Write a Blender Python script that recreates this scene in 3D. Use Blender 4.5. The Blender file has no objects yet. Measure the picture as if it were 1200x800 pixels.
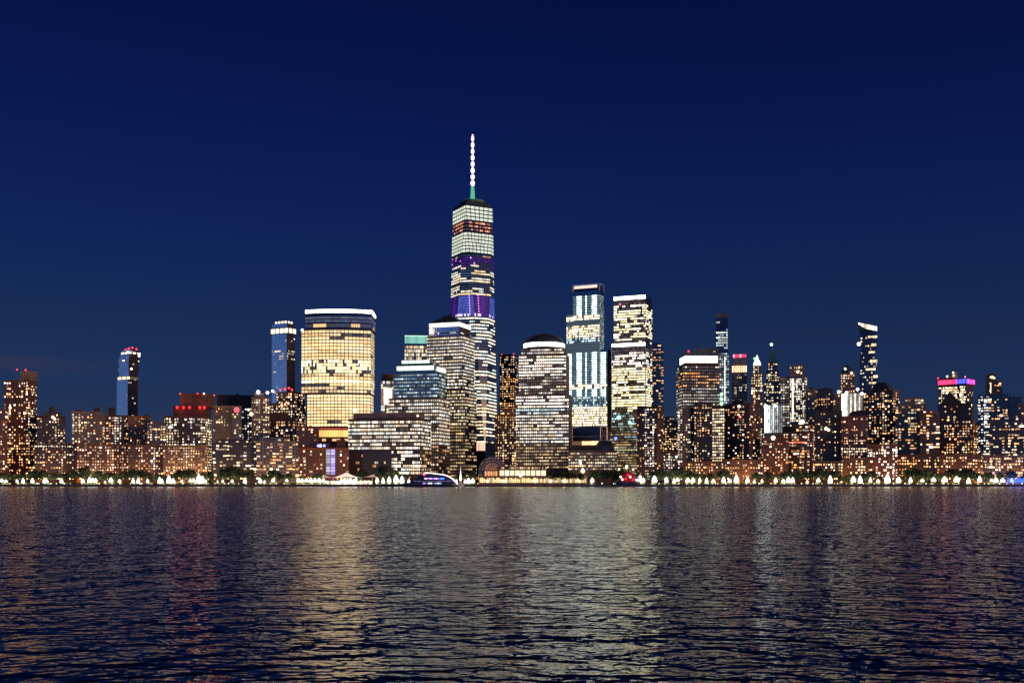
import bpy, math, random
from math import sin, cos, tan, atan, atan2, asin, pi, radians, exp, log

SC = bpy.context.scene
COL = SC.collection
F, HC, HY = 1266.0, 9.0, 561.2          # focal length in photo pixels, eye height, horizon row
GZ = 2.0                                # ground level of the far bank above the water
SHORE = 1300.0
RND = random.Random(7)


def PX(px, d): return (px - 600.0) / F * d
def PZ(py, d): return HC + (HY - py) / F * d


# ------------------------------------------------------------------ materials
M = {}


def new_mat(name):
    m = bpy.data.materials.new(name)
    m.use_nodes = True
    nt = m.node_tree
    b = nt.nodes['Principled BSDF']
    M[name] = m
    return m, nt, b


def quiet(m):
    try:
        m.cycles.emission_sampling = 'NONE'
    except Exception:
        pass


def wall_mat(name, c, c2=None, rough=.85, scale=.25, rowh=3.3):
    m, nt, b = new_mat(name)
    N, L = nt.nodes.new, nt.links.new
    tc = N('ShaderNodeTexCoord')
    br = N('ShaderNodeTexBrick')
    mp = N('ShaderNodeMapping')
    # swing (x+y, z) into the brick plane so that both faces of a block get storey lines
    sep = N('ShaderNodeSeparateXYZ'); L(tc.outputs['Object'], sep.inputs[0])
    add = N('ShaderNodeMath'); add.operation = 'ADD'
    L(sep.outputs[0], add.inputs[0]); L(sep.outputs[1], add.inputs[1])
    cmb = N('ShaderNodeCombineXYZ'); L(add.outputs[0], cmb.inputs[0]); L(sep.outputs[2], cmb.inputs[1])
    L(cmb.outputs[0], br.inputs['Vector'])
    br.offset = 0.0
    br.inputs['Scale'].default_value = 1.0
    br.inputs['Brick Width'].default_value = 3.6
    br.inputs['Row Height'].default_value = rowh
    br.inputs['Mortar Size'].default_value = .45
    br.inputs['Mortar Smooth'].default_value = .6
    d = c2 or tuple(v * .55 for v in c)
    br.inputs['Color1'].default_value = (*d, 1)
    br.inputs['Color2'].default_value = (*[v * .8 for v in d], 1)
    br.inputs['Mortar'].default_value = (*c, 1)
    no = N('ShaderNodeTexNoise'); L(tc.outputs['Object'], no.inputs['Vector'])
    no.inputs['Scale'].default_value = scale * .3; no.inputs['Detail'].default_value = 5
    mr = N('ShaderNodeMapRange'); L(no.outputs[0], mr.inputs[0])
    mr.inputs[1].default_value = .3; mr.inputs[2].default_value = .7
    mr.inputs[3].default_value = .55; mr.inputs[4].default_value = 1.25
    mx = N('ShaderNodeMix'); mx.data_type = 'RGBA'; mx.blend_type = 'MULTIPLY'
    mx.inputs[0].default_value = 1
    L(br.outputs['Color'], mx.inputs[6]); L(mr.outputs[0], mx.inputs[7])
    L(mx.outputs[2], b.inputs['Base Color'])
    b.inputs['Roughness'].default_value = rough
    return m


wall_mat('red_brick', (.30, .115, .055))
wall_mat('brown_brick', (.22, .115, .065))
wall_mat('dark_brick', (.11, .06, .04))
wall_mat('tan_stone', (.42, .28, .15))
wall_mat('pale_stone', (.42, .33, .23))
wall_mat('grey_stone', (.22, .20, .18))
wall_mat('granite', (.20, .15, .115))
wall_mat('dark_stone', (.085, .065, .055))
wall_mat('orange_stone', (.45, .2, .07))


def glass_mat(name, c, metal, rough=.12):
    m, nt, b = new_mat(name)
    N, L = nt.nodes.new, nt.links.new
    tc = N('ShaderNodeTexCoord')
    br = N('ShaderNodeTexBrick')
    sep = N('ShaderNodeSeparateXYZ'); L(tc.outputs['Object'], sep.inputs[0])
    add = N('ShaderNodeMath'); add.operation = 'ADD'
    L(sep.outputs[0], add.inputs[0]); L(sep.outputs[1], add.inputs[1])
    cmb = N('ShaderNodeCombineXYZ'); L(add.outputs[0], cmb.inputs[0]); L(sep.outputs[2], cmb.inputs[1])
    L(cmb.outputs[0], br.inputs['Vector'])
    br.offset = 0.0
    br.inputs['Scale'].default_value = 1
    br.inputs['Brick Width'].default_value = 3.0
    br.inputs['Row Height'].default_value = 4.0
    br.inputs['Mortar Size'].default_value = .3
    br.inputs['Color1'].default_value = (*c, 1)
    br.inputs['Color2'].default_value = (*[v * .72 for v in c], 1)
    br.inputs['Mortar'].default_value = (*[v * .45 for v in c], 1)
    L(br.outputs['Color'], b.inputs['Base Color'])
    b.inputs['Metallic'].default_value = metal
    b.inputs['Roughness'].default_value = rough
    return m


glass_mat('blue_glass', (.62, .62, .58), .9)
glass_mat('dark_glass', (.035, .045, .06), .7)
glass_mat('teal_glass', (.10, .20, .22), .7)


def plain(name, c, rough=.6, metal=0.0, noise=.35, scale=1.5):
    m, nt, b = new_mat(name)
    N, L = nt.nodes.new, nt.links.new
    tc = N('ShaderNodeTexCoord')
    no = N('ShaderNodeTexNoise'); L(tc.outputs['Object'], no.inputs['Vector'])
    no.inputs['Scale'].default_value = scale; no.inputs['Detail'].default_value = 4
    cr = N('ShaderNodeValToRGB'); L(no.outputs[0], cr.inputs[0])
    cr.color_ramp.elements[0].position = .3; cr.color_ramp.elements[1].position = .7
    cr.color_ramp.elements[0].color = (*[v * (1 - noise) for v in c], 1)
    cr.color_ramp.elements[1].color = (*[v * (1 + noise) for v in c], 1)
    L(cr.outputs[0], b.inputs['Base Color'])
    b.inputs['Roughness'].default_value = rough
    b.inputs['Metallic'].default_value = metal
    return m


plain('roofing', (.055, .05, .05), .9)
plain('tank_wood', (.07, .045, .03), .9)
plain('metal_dark', (.06, .06, .065), .45, .6)
plain('metal_pale', (.55, .55, .55), .4, .6)
plain('copper_green', (.10, .25, .20), .7)
plain('dark_green', (.018, .04, .034), .85)
plain('slate_dome', (.05, .075, .075), .5, .3)
plain('white_paint', (.78, .78, .76), .4, 0, .08)
plain('hull_dark', (.03, .035, .05), .35, 0, .2)
plain('paving', (.24, .21, .18), .85, 0, .25, .4)
plain('seawall_stone', (.12, .10, .085), .85, 0, .35, .3)
plain('soil', (.07, .06, .05), .95, 0, .3, .05)
plain('leaf', (.05, .075, .022), .75, 0, .5, .35)
plain('bark', (.06, .045, .03), .9)
plain('fabric_white', (.8, .79, .76), .7, 0, .05)

# lit glazing: every pane carries its own lamp colour in the mesh (unlit panes carry black or a faint glow; some glow is painted light)
m, nt, b = new_mat('lit_glass')
at = nt.nodes.new('ShaderNodeAttribute'); at.attribute_name = 'glow'
nt.links.new(at.outputs['Color'], b.inputs['Emission Color'])
b.inputs['Emission Strength'].default_value = 1
b.inputs['Base Color'].default_value = (.03, .035, .045, 1)
b.inputs['Roughness'].default_value = .12
quiet(m)
# single windows and lamps: the lamp colour is the object's own colour
m, nt, b = new_mat('lamp_glass')
oi = nt.nodes.new('ShaderNodeObjectInfo')
nt.links.new(oi.outputs['Color'], b.inputs['Emission Color'])
b.inputs['Emission Strength'].default_value = 1
b.inputs['Base Color'].default_value = (.05, .045, .04, 1)
b.inputs['Roughness'].default_value = .15
quiet(m)


# ------------------------------------------------------------------ mesh helper
class MB:
    def __init__(s):
        s.v, s.f, s.g = [], [], []

    def poly(s, pts, g=None):
        i = len(s.v); s.v += [tuple(p) for p in pts]
        s.f.append(tuple(range(i, i + len(pts)))); s.g.append(g or (0, 0, 0))

    def box(s, x0, x1, y0, y1, z0, z1, g=None):
        s.prism([(x0, y0), (x1, y0), (x1, y1), (x0, y1)], z0, z1, g)

    def prism(s, pts, z0, z1, g=None):
        s.loft([[(x, y, z0) for x, y in pts], [(x, y, z1) for x, y in pts]], g)

    def loft(s, rings, g=None, cap=True):
        i = len(s.v); n = len(rings[0])
        for r in rings: s.v += [tuple(p) for p in r]
        for k in range(len(rings) - 1):
            for j in range(n):
                a = i + k * n + j; b_ = i + k * n + (j + 1) % n
                s.f.append((a, b_, b_ + n, a + n)); s.g.append(g or (0, 0, 0))
        if cap:
            s.f.append(tuple(i + j for j in reversed(range(n)))); s.g.append(g or (0, 0, 0))
            s.f.append(tuple(i + (len(rings) - 1) * n + j for j in range(n))); s.g.append(g or (0, 0, 0))

    def lathe(s, cx, cy, prof, n=12, g=None):
        s.loft([[(cx + r * cos(2 * pi * j / n), cy + r * sin(2 * pi * j / n), z) for j in range(n)] for r, z in prof], g)

    def tube(s, p, q, r0, r1=None, n=6, g=None):
        r1 = r0 if r1 is None else r1
        dx, dy, dz = (q[k] - p[k] for k in range(3))
        l = math.sqrt(dx * dx + dy * dy + dz * dz) or 1
        w = (dx / l, dy / l, dz / l)
        a = (0, 0, 1) if abs(w[2]) < .9 else (1, 0, 0)
        u = (a[1] * w[2] - a[2] * w[1], a[2] * w[0] - a[0] * w[2], a[0] * w[1] - a[1] * w[0])
        lu = math.sqrt(sum(c * c for c in u)); u = tuple(c / lu for c in u)
        v = (w[1] * u[2] - w[2] * u[1], w[2] * u[0] - w[0] * u[2], w[0] * u[1] - w[1] * u[0])
        rings = []
        for P, r in ((p, r0), (q, r1)):
            rings.append([tuple(P[k] + r * (cos(t) * u[k] + sin(t) * v[k]) for k in range(3))
                          for t in (2 * pi * j / n for j in range(n))])
        s.loft(rings, g)

    def ball(s, c, r, n=8, m=5, g=None, sz=1.0):
        s.lathe(c[0], c[1], [(max(.001, r * sin(pi * k / m)), c[2] - sz * r * cos(pi * k / m)) for k in range(m + 1)], n, g)

    def mesh(s, name, mat):
        me = bpy.data.meshes.new(name)
        me.from_pydata(s.v, [], s.f)
        if mat == 'lit_glass':
            at_ = me.attributes.new('glow', 'FLOAT_COLOR', 'CORNER')
            buf = []
            for f, g in zip(s.f, s.g): buf += [g[0], g[1], g[2], 1.0] * len(f)
            at_.data.foreach_set('color', buf)
        me.materials.append(M[mat])
        return me

    def build(s, name, mat, parent=None, loc=None):
        o = bpy.data.objects.new(name, s.mesh(name, mat))
        COL.objects.link(o)
        if parent: o.parent = parent
        if loc: o.location = loc
        return o


def tag(o, label=None, cat=None, group=None, kind=None):
    if label: o['label'] = label
    if cat: o['category'] = cat
    if group: o['group'] = group
    if kind: o['kind'] = kind
    return o


def empty(name, loc, rz=0.0):
    o = bpy.data.objects.new(name, None); COL.objects.link(o)
    o.location = loc; o.rotation_euler = (0, 0, rz); o.empty_display_size = 1
    return o


def inst(name, mesh, parent, loc, scale=(1, 1, 1), rz=0.0, color=None):
    o = bpy.data.objects.new(name, mesh); COL.objects.link(o)
    if parent: o.parent = parent
    o.location = loc; o.scale = scale; o.rotation_euler = (0, 0, rz)
    if color: o.color = color
    return o


# shared meshes
t = MB(); t.box(-.5, .5, -.5, .5, -.5, .5); WIN = t.mesh('window', 'lamp_glass')
t = MB(); t.ball((0, 0, 0), 1, 8, 6); BALL = t.mesh('beacon_light', 'lamp_glass')
t = MB(); t.tube((0, 0, 0), (0, 0, 1), 1, .6, 6); MAST = t.mesh('mast', 'metal_dark')
t = MB(); t.lathe(0, 0, [(1, 0), (1, 1), (.05, 1.45)], 10); TANK = t.mesh('water_tank', 'tank_wood')

# lamp colours
PAL = {
    'warm': [(1, .52, .2), (1, .63, .33), (1, .74, .47), (1, .82, .62), (1, .42, .13)],
    'orange': [(1, .38, .1), (1, .48, .16), (1, .55, .22), (1, .68, .38)],
    'cream': [(1, .76, .42), (1, .84, .55), (1, .70, .36), (1, .88, .66)],
    'gold': [(1, .66, .29), (1, .70, .34), (1, .60, .25), (1, .75, .42)],
    'white': [(1, .86, .66), (1, .92, .78), (.95, .95, .88), (1, .78, .52)],
    'cool': [(.72, .93, .95), (.85, 1, .95), (1, .97, .86), (.6, .85, .9)],
    'yellow': [(1, .82, .42), (1, .87, .5), (1, .78, .38), (1, .93, .68)],
    'pink': [(1, .62, .38), (1, .55, .3), (1, .74, .56), (1, .48, .2)],
}


def tint(r, pal, lo, hi):
    c = r.choice(PAL[pal]) if isinstance(pal, str) else pal
    k = exp(r.uniform(log(lo), log(hi)))
    return (c[0] * k, c[1] * k, c[2] * k)


def vary(r, a, b, f, c):
    k = r.uniform(a, b) * f
    return tuple(v * k for v in c)


def row(r, n, pal, p, lo, hi, coh=.7, even=False):
    """one storey: runs of lit and unlit panes; each lit run shares a lamp, panes vary a little"""
    out, on, c = [], r.random() < p, tint(r, pal, lo, hi)
    for i in range(n):
        if r.random() > coh:
            on = r.random() < p; c = tint(r, pal, lo, hi)
        if on:
            j = r.uniform(.82, 1.2) if even else r.choice((.45, .7, .85, 1, 1, 1.1, 1.25, 1.7)); out.append((c[0] * j, c[1] * j, c[2] * j))
        else:
            out.append(None)
    return out


# ------------------------------------------------------------------ buildings
BLD = []
UNITW = 0


class Tier: pass


class Bld:
    def __init__(s, name, short, extra, d, a, b, c, cat='building', side=None, Dt=None, group=None, seed=None, rel=None):
        s.short, s.d, s.a, s.c = short, d, a, c
        s.r = random.Random(seed if seed is not None else int(a * 31 + d))
        fl, fr = (a, c) if b is None else ((a, b) if side != 'l' else (b, c))
        s.side = None if b is None else (side or 'r')
        tb = ((b if b is not None else (a + c) / 2) - 600) / F
        th = -atan(tb)
        if b is not None:
            wpx = (c - b) if s.side == 'r' else (b - a)
            dt = Dt or min(48, max(20, (fr - fl) * d / F * .8))
            rl = asin(min(.8, wpx * d / F / dt)) if rel is None else radians(rel)
            th += -rl if s.side == 'r' else rl
        elif rel is not None:
            th += radians(rel)
        s.th = th
        pxm = (fl + fr) / 2 if b is None else b
        s.R = (PX(pxm, d), d)
        s.Dt = Dt or min(42, max(14, (fr - fl) * d / F * .8))
        s.root = empty(name, (s.R[0], s.R[1], GZ), th)
        s.root['label'] = (short + ' ' + extra).strip(); s.root['category'] = cat
        if group: s.root['group'] = group
        s.wins = []; s.dark = MB()
        s.m = d / F            # metres per photo pixel
        BLD.append(s)

    def lx(s, px, sb=0.0):
        t = (px - 600) / F; c, n = cos(s.th), sin(s.th)
        return (t * (s.R[1] + sb * c) - s.R[0] + sb * n) / (c - t * n)

    def dep(s, x, y): return s.R[1] + x * sin(s.th) + y * cos(s.th)
    def lz(s, py, x=0.0, y=0.0): return PZ(py, s.dep(x, y)) - GZ

    def back(s, px, xe, sb):
        t = (px - 600) / F; c, n = cos(s.th), sin(s.th)
        return (s.R[0] + xe * c - sb * n - t * (s.R[1] + xe * n + sb * c)) / (n + t * c)

    def tier(s, part, a, b, c, yt, yb=None, mat='brown_brick', sb=0.0, D=None, build=True, arc=0.0):
        T = Tier()
        if b is None: T.x0, T.x1, T.D = s.lx(a, sb), s.lx(c, sb), D or s.Dt - sb
        elif s.side == 'r':
            T.x0, T.x1 = s.lx(a, sb), s.lx(b, sb); T.D = D or min(70, max(6, s.back(c, T.x1, sb)))
        else:
            T.x0, T.x1 = s.lx(b, sb), s.lx(c, sb); T.D = D or min(70, max(6, s.back(a, T.x0, sb)))
        T.sb = sb
        xm = (T.x0 + T.x1) / 2
        T.z1 = s.lz(yt, xm, sb); T.z0 = 0.0 if yb is None else s.lz(yb, xm, sb)
        if arc:
            n = 14
            fr = [(T.x0 + (T.x1 - T.x0) * k / n, sb - arc * (1 - (2 * k / n - 1) ** 2)) for k in range(n + 1)]
        else:
            fr = [(T.x0, sb), (T.x1, sb)]
        T.foot = fr + [(T.x1, sb + T.D), (T.x0, sb + T.D)]
        T.line = list(fr)
        T.front = list(fr)
        T.sideline = None
        if s.side == 'r': T.line.append((T.x1, sb + T.D)); T.sideline = [(T.x1, sb), (T.x1, sb + T.D)]
        elif s.side == 'l': T.line.insert(0, (T.x0, sb + T.D)); T.sideline = [(T.x0, sb + T.D), (T.x0, sb)]
        T.mat = mat
        if build:
            mb = MB(); mb.prism(T.foot, T.z0, T.z1); T.o = mb.build(part, mat, s.root)
            if mat == 'blue_glass' and s.side == 'r':
                mb = MB(); mb.box(T.x1 + .02, T.x1 + .25, sb + .2, sb + T.D, T.z0, T.z1); mb.build('dark_side_slab', 'dark_stone', T.o)  # added dark slab paints the side face as shaded
        return T

    # panes along a polyline between two heights
    def panes(s, mb, line, z0, z1, pitch, cols, gap=.18, off=.3, skip=False):
        segs = []; L = 0
        for p, q in zip(line[:-1], line[1:]):
            l = math.hypot(q[0] - p[0], q[1] - p[1]); segs.append((L, l, p, q)); L += l
        n = max(1, round(L / pitch))
        cs = cols(n) if callable(cols) else cols
        w = L / n

        def at(u):
            for (l0, l, p, q) in segs:
                if u <= l0 + l + 1e-6:
                    f = (u - l0) / l
                    dx, dy = (q[0] - p[0]) / l, (q[1] - p[1]) / l
                    return (p[0] + f * (q[0] - p[0]) + dy * off, p[1] + f * (q[1] - p[1]) - dx * off), (dx, dy)
            return at(L)
        for i in range(n):
            g = cs[i % len(cs)]
            if skip and g is None: continue
            u0, u1 = (i + gap / 2) * w, (i + 1 - gap / 2) * w
            um = (u0 + u1) / 2
            (mx, my), (dx, dy) = at(um)
            h = (u1 - u0) / 2
            p = (mx - dx * h, my - dy * h); q = (mx + dx * h, my + dy * h)
            mb.poly([(p[0], p[1], z0), (q[0], q[1], z0), (q[0], q[1], z1), (p[0], p[1], z1)], g)
        return n

    def office(s, T, fl=3.4, pp=2.4, pal='white', p=.7, lo=.8, hi=2.6, coh=.75, frac=.5, gap=.24, pf=.9,
               y0=None, y1=None, fn=None, dim=1.0, sidek=.8, name='window_band', empt=.1, off=.3, skip=False, even=False):
        """one part per storey: a ribbon of panes wrapping the faces in view"""
        xm = (T.x0 + T.x1) / 2
        z1 = T.z1 - .35 * fl * s.m if y0 is None else s.lz(y0, xm, T.sb)
        z0 = max(T.z0 + .1, 5.0 if T.z0 < 1 else T.z0) if y1 is None else s.lz(y1, xm, T.sb)
        nf = max(1, min(100, round((z1 - z0) / (fl * s.m))))
        hf = (z1 - z0) / nf
        for k in range(nf):                       # k = 0 is the top storey
            zt = z1 - k * hf
            mb = MB(); r = s.r
            py = HY - (zt + GZ - HC - hf / 2) / s.dep(xm, T.sb) * F
            kw = dict(pal=pal, p=p, lo=lo, hi=hi, coh=coh, even=even)
            if r.random() > pf: kw.update(p=p * empt)
            if fn:
                u = fn(py, k, r)
                if u is None: continue
                kw.update(u)
            fr = kw.pop('frac', frac); pk = kw.pop('pp', pp); gp = kw.pop('gap', gap); kw['lo'] *= .62; kw['hi'] *= .62
            sk = kw.pop('sidek', sidek)
            kw['coh'] *= .85
            f = lambda n: [c if c or skip else vary(r, .02, .16, 1, (1, .7, .42)) for c in row(r, n, **kw)]
            s.panes(mb, T.front, zt - hf * (.5 + fr / 2), zt - hf * (.5 - fr / 2), pk * s.m, f, gp, off, skip)
            if T.sideline:
                def fs(n):
                    return [None if c is None else tuple(v * sk for v in c) for c in row(r, n, **kw)]
                s.panes(mb, T.sideline, zt - hf * (.5 + fr / 2), zt - hf * (.5 - fr / 2), pk * s.m, fs, gp, off, skip)
            if not mb.f: continue
            mb.build(name, 'lit_glass', s.root)

    def homes(s, T, fl=3.1, wp=3.2, pal='warm', p=.3, lo=.35, hi=3.0, w=.48, h=.48, y0=None, y1=None, fn=None, sidek=.8, colv=.5, inset=.3, dense=.94):
        """separate lit windows on a regular grid; columns and storeys are occupied unevenly"""
        xm = (T.x0 + T.x1) / 2; r = s.r; fl *= dense; wp *= dense
        z1 = T.z1 - .4 * fl * s.m if y0 is None else s.lz(y0, xm, T.sb)
        z0 = max(T.z0 + .5, 6.0 if T.z0 < 1 else T.z0) if y1 is None else s.lz(y1, xm, T.sb)
        nf = max(1, round((z1 - z0) / (fl * s.m))); hf = (z1 - z0) / nf
        for face, line in ((0, [(T.x0, T.sb), (T.x1, T.sb)]), (1, T.sideline)):
            if not line: continue
            (ax, ay), (bx, by) = line
            L = math.hypot(bx - ax, by - ay); n = max(1, round((L - 2 * inset) / (wp * s.m))); ww = L / n
            dx, dy = (bx - ax) / L, (by - ay) / L
            cp = [r.uniform(1 - colv, 1 + colv) for _ in range(n)]
            wk = [r.choice([.8, 1, 1, 1.35]) for _ in range(n)]
            for k in range(nf):
                rp = r.uniform(.55, 1.45)
                for i in range(n):
                    u = (i + .5) * ww
                    cx, cy, cz = ax + dx * u + dy * .05, ay + dy * u - dx * .05, z1 - (k + .5) * hf
                    pp_, pl = p, pal
                    if fn:
                        py = HY - (cz + GZ - HC) / s.dep(cx, cy) * F
                        pxx = 600 + F * (s.R[0] + cx * cos(s.th) - cy * sin(s.th)) / s.dep(cx, cy)
                        q = fn(pxx, py, r)
                        if q is None: continue
                        pp_, pl = q
                    W, H = w * ww * wk[i], h * hf
                    if r.random() < 1.25 * pp_ * cp[i] * rp * (sidek if face else 1):
                        c = tint(r, pl, lo, hi)
                        if r.random() < .05: c = tuple(v * 2.6 for v in c); W *= 1.3; H *= 1.3
                        elif r.random() < .12: W *= 1.7
                        W *= r.choice([.7, .85, 1, 1, 1.15]); H *= r.choice([.75, .9, 1, 1, 1.1]); ju = r.uniform(-.12, .12) * ww; cx += dx * ju; cy += dy * ju; cz += r.uniform(-.1, .1) * hf
                        s.wins.append((W * H * (sum(c) + .5), cx, cy, cz, face, W, H, c))
                    else:
                        hx, hy = dx * W / 2, dy * W / 2; ox, oy = dy * .12, -dx * .12
                        s.dark.poly([(cx - hx + ox, cy - hy + oy, cz - H / 2), (cx + hx + ox, cy + hy + oy, cz - H / 2),
                                     (cx + hx + ox, cy + hy + oy, cz + H / 2), (cx - hx + ox, cy - hy + oy, cz + H / 2)])

    def done(s):
        global UNITW
        s.wins.sort(key=lambda q: -q[0])
        for q in s.wins[:100]:
            _, x, y, z, face, W, H, c = q
            inst('window', WIN, s.root, (x, y, z), (W, .5, H), (pi / 2 if face else 0), (*c, 1)); UNITW += 1
        for q in s.wins[100:]:
            _, x, y, z, face, W, H, c = q
            dx, dy = (0, 1) if face else (1, 0)
            if face and s.side == 'l': dy = -1
            hx, hy = dx * W / 2, dy * W / 2; ox, oy = dy * .3, -dx * .3
            s.dark.poly([(x - hx + ox, y - hy + oy, z - H / 2), (x + hx + ox, y + hy + oy, z - H / 2),
                         (x + hx + ox, y + hy + oy, z + H / 2), (x - hx + ox, y - hy + oy, z + H / 2)], c)
        if s.dark.f:
            o = s.dark.build('window_pane', 'lit_glass', s.root); o['kind'] = 'stuff'

    def strip(s, name, T, y0, y1, cols, pitch=6, gap=.06, off=.5, out=0.0, front_only=False):
        xm = (T.x0 + T.x1) / 2
        mb = MB()
        line = T.front if front_only else T.line
        s.panes(mb, line, s.lz(y1, xm, T.sb), s.lz(y0, xm, T.sb), pitch * s.m, cols, gap, off + out)
        return mb.build(name, 'lit_glass', T.o)

    def spot(s, px, py, c, rpx=1.0, sb=-.8, name='beacon_light', stalk=True, st=None):
        x = s.lx(px, sb); z = s.lz(py, x, sb); r_ = rpx * s.m
        inst(name, BALL, s.root, (x, sb, z), (r_, r_, r_), 0, (*c, 1))

    def mast(s, px, y0, y1, rpx=.35, sb=4.0, name='mast'):
        x = s.lx(px, sb); z1 = s.lz(y0, x, sb); z0 = s.lz(y1, x, sb)
        inst(name, MAST, s.root, (x, sb, z0), (rpx * s.m, rpx * s.m, z1 - z0))

    def tank(s, px, y0, y1, wpx, sb=5.0):
        x = s.lx(px, sb); z1 = s.lz(y0, x, sb); z0 = s.lz(y1, x, sb); h = (z1 - z0)
        inst('water_tank', TANK, s.root, (x, sb, z0), (wpx / 2 * s.m, wpx / 2 * s.m, h / 1.45))

    def bulk(s, a, c, y0, y1, sb=5.0, mat='dark_brick', name='roof_bulkhead', D=8.0):
        T = s.tier(name, a, None, c, y0, y1, mat, sb, D)
        return T

    def parapet(s, T, h=1.0, mat=None, t=.5):
        mb = MB(); x0, x1, y0, y1 = T.x0, T.x1, T.sb, T.sb + T.D
        e = .25
        mb.box(x0 - e, x1 + e, y0 - e, y0 + t, T.z1, T.z1 + h)
        mb.box(x0 - e, x1 + e, y1 - t, y1 + e, T.z1, T.z1 + h)
        mb.box(x0 - e, x0 + t, y0 + t, y1 - t, T.z1, T.z1 + h)
        mb.box(x1 - t, x1 + e, y0 + t, y1 - t, T.z1, T.z1 + h)
        mb.build('parapet', mat or T.mat, s.root)


RED = (5, .12, .18); WHT = (5, 4.3, 3.6)


def R(name, short, extra, d, a, b, c, yt, mat='brown_brick', p=.3, fl=3.1, wp=3.2, pal='warm', lo=.35, hi=3.0,
      tops=(), side=None, Dt=None, fn=None, y1=None, w=.48, h=.48, part='main_block', sidek=.8, colv=.5, clutter=True, cat='apartment block'):
    q = Bld(name, short, extra, d, a, b, c, cat, side, Dt)
    T = q.tier(part, a, b, c, yt, None, mat)
    q.T = T
    q.parapet(T)
    q.homes(T, fl, wp, pal, p, lo, hi, w, h, y1=y1, fn=fn, sidek=sidek, colv=colv)
    for tp in tops:
        k = tp[0]
        if k == 'set':
            _, ta, tb, tc, ty = tp[:5]; sb = tp[5] if len(tp) > 5 else 3.0
            yb = tp[6] if len(tp) > 6 else yt
            U = q.tier('setback_block', ta, tb, tc, ty, yb + .3, mat, sb, None if tb else max(8, T.D - 2 * sb))
            q.homes(U, fl, wp, pal, p, lo, hi, w, h, fn=fn, sidek=sidek)
        elif k == 'bulk': q.bulk(tp[1], tp[2], tp[3], yt + .3, mat=tp[4] if len(tp) > 4 else 'dark_brick')
        elif k == 'tank': q.tank(tp[1], tp[2], tp[3], tp[4])
    if clutter:
        for _ in range(q.r.choice([1, 2, 2, 3])):
            u = q.r.uniform(a + 2, (b or c) - 5); q.bulk(u, u + q.r.uniform(2, 5), yt - q.r.uniform(.8, 2.4), yt + .3, 6, 'dark_stone', 'roof_plant', 5.0)
    return q


# ---- left bank of apartment blocks -------------------------------------------------
q = R('apartment_block', 'low brick block cut by frame edge', 'beside the tall reddish tower', 1390, -10, None, 9, 480, 'red_brick', .3, pal='warm')
q.done()

q = R('apartment_tower', 'tall reddish brick tower with two red beacons', 'on its pale penthouse', 1420, 4.5, 33, 43, 446, 'red_brick', .27, 3.4, 3.1,
      fn=lambda x, y, r: (.8, 'white') if y < 450 else ((.42, 'cream') if x > 33 and y < 520 else (.25, 'warm') if y < 505 else (.42, 'orange')), hi=5, clutter=False)
U = q.tier('penthouse', 24, None, 38, 435, 446.3, 'tan_stone', 5, 14)
q.mast(20, 433.5, 446); q.mast(30, 433.5, 436)
q.spot(20, 433, RED, .9, 4); q.spot(30, 433.5, RED, .9, 4); q.done()

q = R('apartment_block', 'dark block topped by lone water tank', 'beside the tower with two red beacons', 1405, 43, None, 77, 488, 'dark_brick', .36, 3.3, 3.4,
      tops=[('set', 51, None, 72, 483, 3), ('tank', 61, 475.5, 483.2, 6)], clutter=False)
q.spot(62, 488.5, (6, 4, 2.2), 1.5); q.spot(64, 490.5, (6, 4, 2.2), 1.3); q.done()

q = R('apartment_block', 'low dark block with bright roof row', 'in front of the water tank block', 1362, 40, None, 90, 520, 'dark_brick', .33, 3.3, 3.0,
      fn=lambda x, y, r: (.75, 'white') if y < 524 else ((.5, 'cream') if 531 < y < 535 else (.32, 'warm')))
q.done()

q = R('apartment_block', 'brown block with two stubby roof houses', 'left of the jagged glass tower', 1430, 84, None, 123, 483, 'tan_stone', .34, 3.3, 3.5,
      tops=[('bulk', 110, 117, 477, 'dark_brick'), ('bulk', 88, 96, 480, 'dark_brick')],
      fn=lambda x, y, r: (.6, 'cream') if x < 98 else (.24, 'warm'), clutter=False)
q.done()

q = R('apartment_block', 'brown block with one bright window column', 'under the jagged glass tower', 1440, 121, 146, 151, 487, 'brown_brick', .4, 3.2, 3.2,
      fn=lambda x, y, r: (.8, 'white') if 134 < x < 142 else (.4, 'warm'), tops=[('bulk', 127, 133, 477, 'dark_brick')], clutter=False)
q.done()

q = R('apartment_block', 'low wide block with pinkish window rows', 'before the bright window column', 1366, 90, None, 151, 521, 'brown_brick', .42, 3.4, 2.9, 'pink', tops=())
q.done()

q = R('apartment_block', 'dim brown slab with narrow amber windows', 'right below the jagged glass tower', 1455, 150, None, 177, 488, 'orange_stone', .22, 3.0, 2.4, 'orange', .3, 1.6, w=.35)
q.done()
q = R('apartment_block', 'low brick block with one tall lit stairwell', 'before the dim brown slab', 1360, 150, None, 191, 522, 'brown_brick', .36, 3.3, 3.0,
      fn=lambda x, y, r: (.9, 'white') if 178 < x < 181.5 else (.36, 'warm'))
q.done()
q = R('apartment_block', 'small stepped block with scattered windows', 'between dim slab and red lit roof', 1405, 172, None, 194, 497, 'grey_stone', .4, 3.2, 3.1,
      tops=[('set', 176, None, 190, 493, 3)])
q.done()

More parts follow.
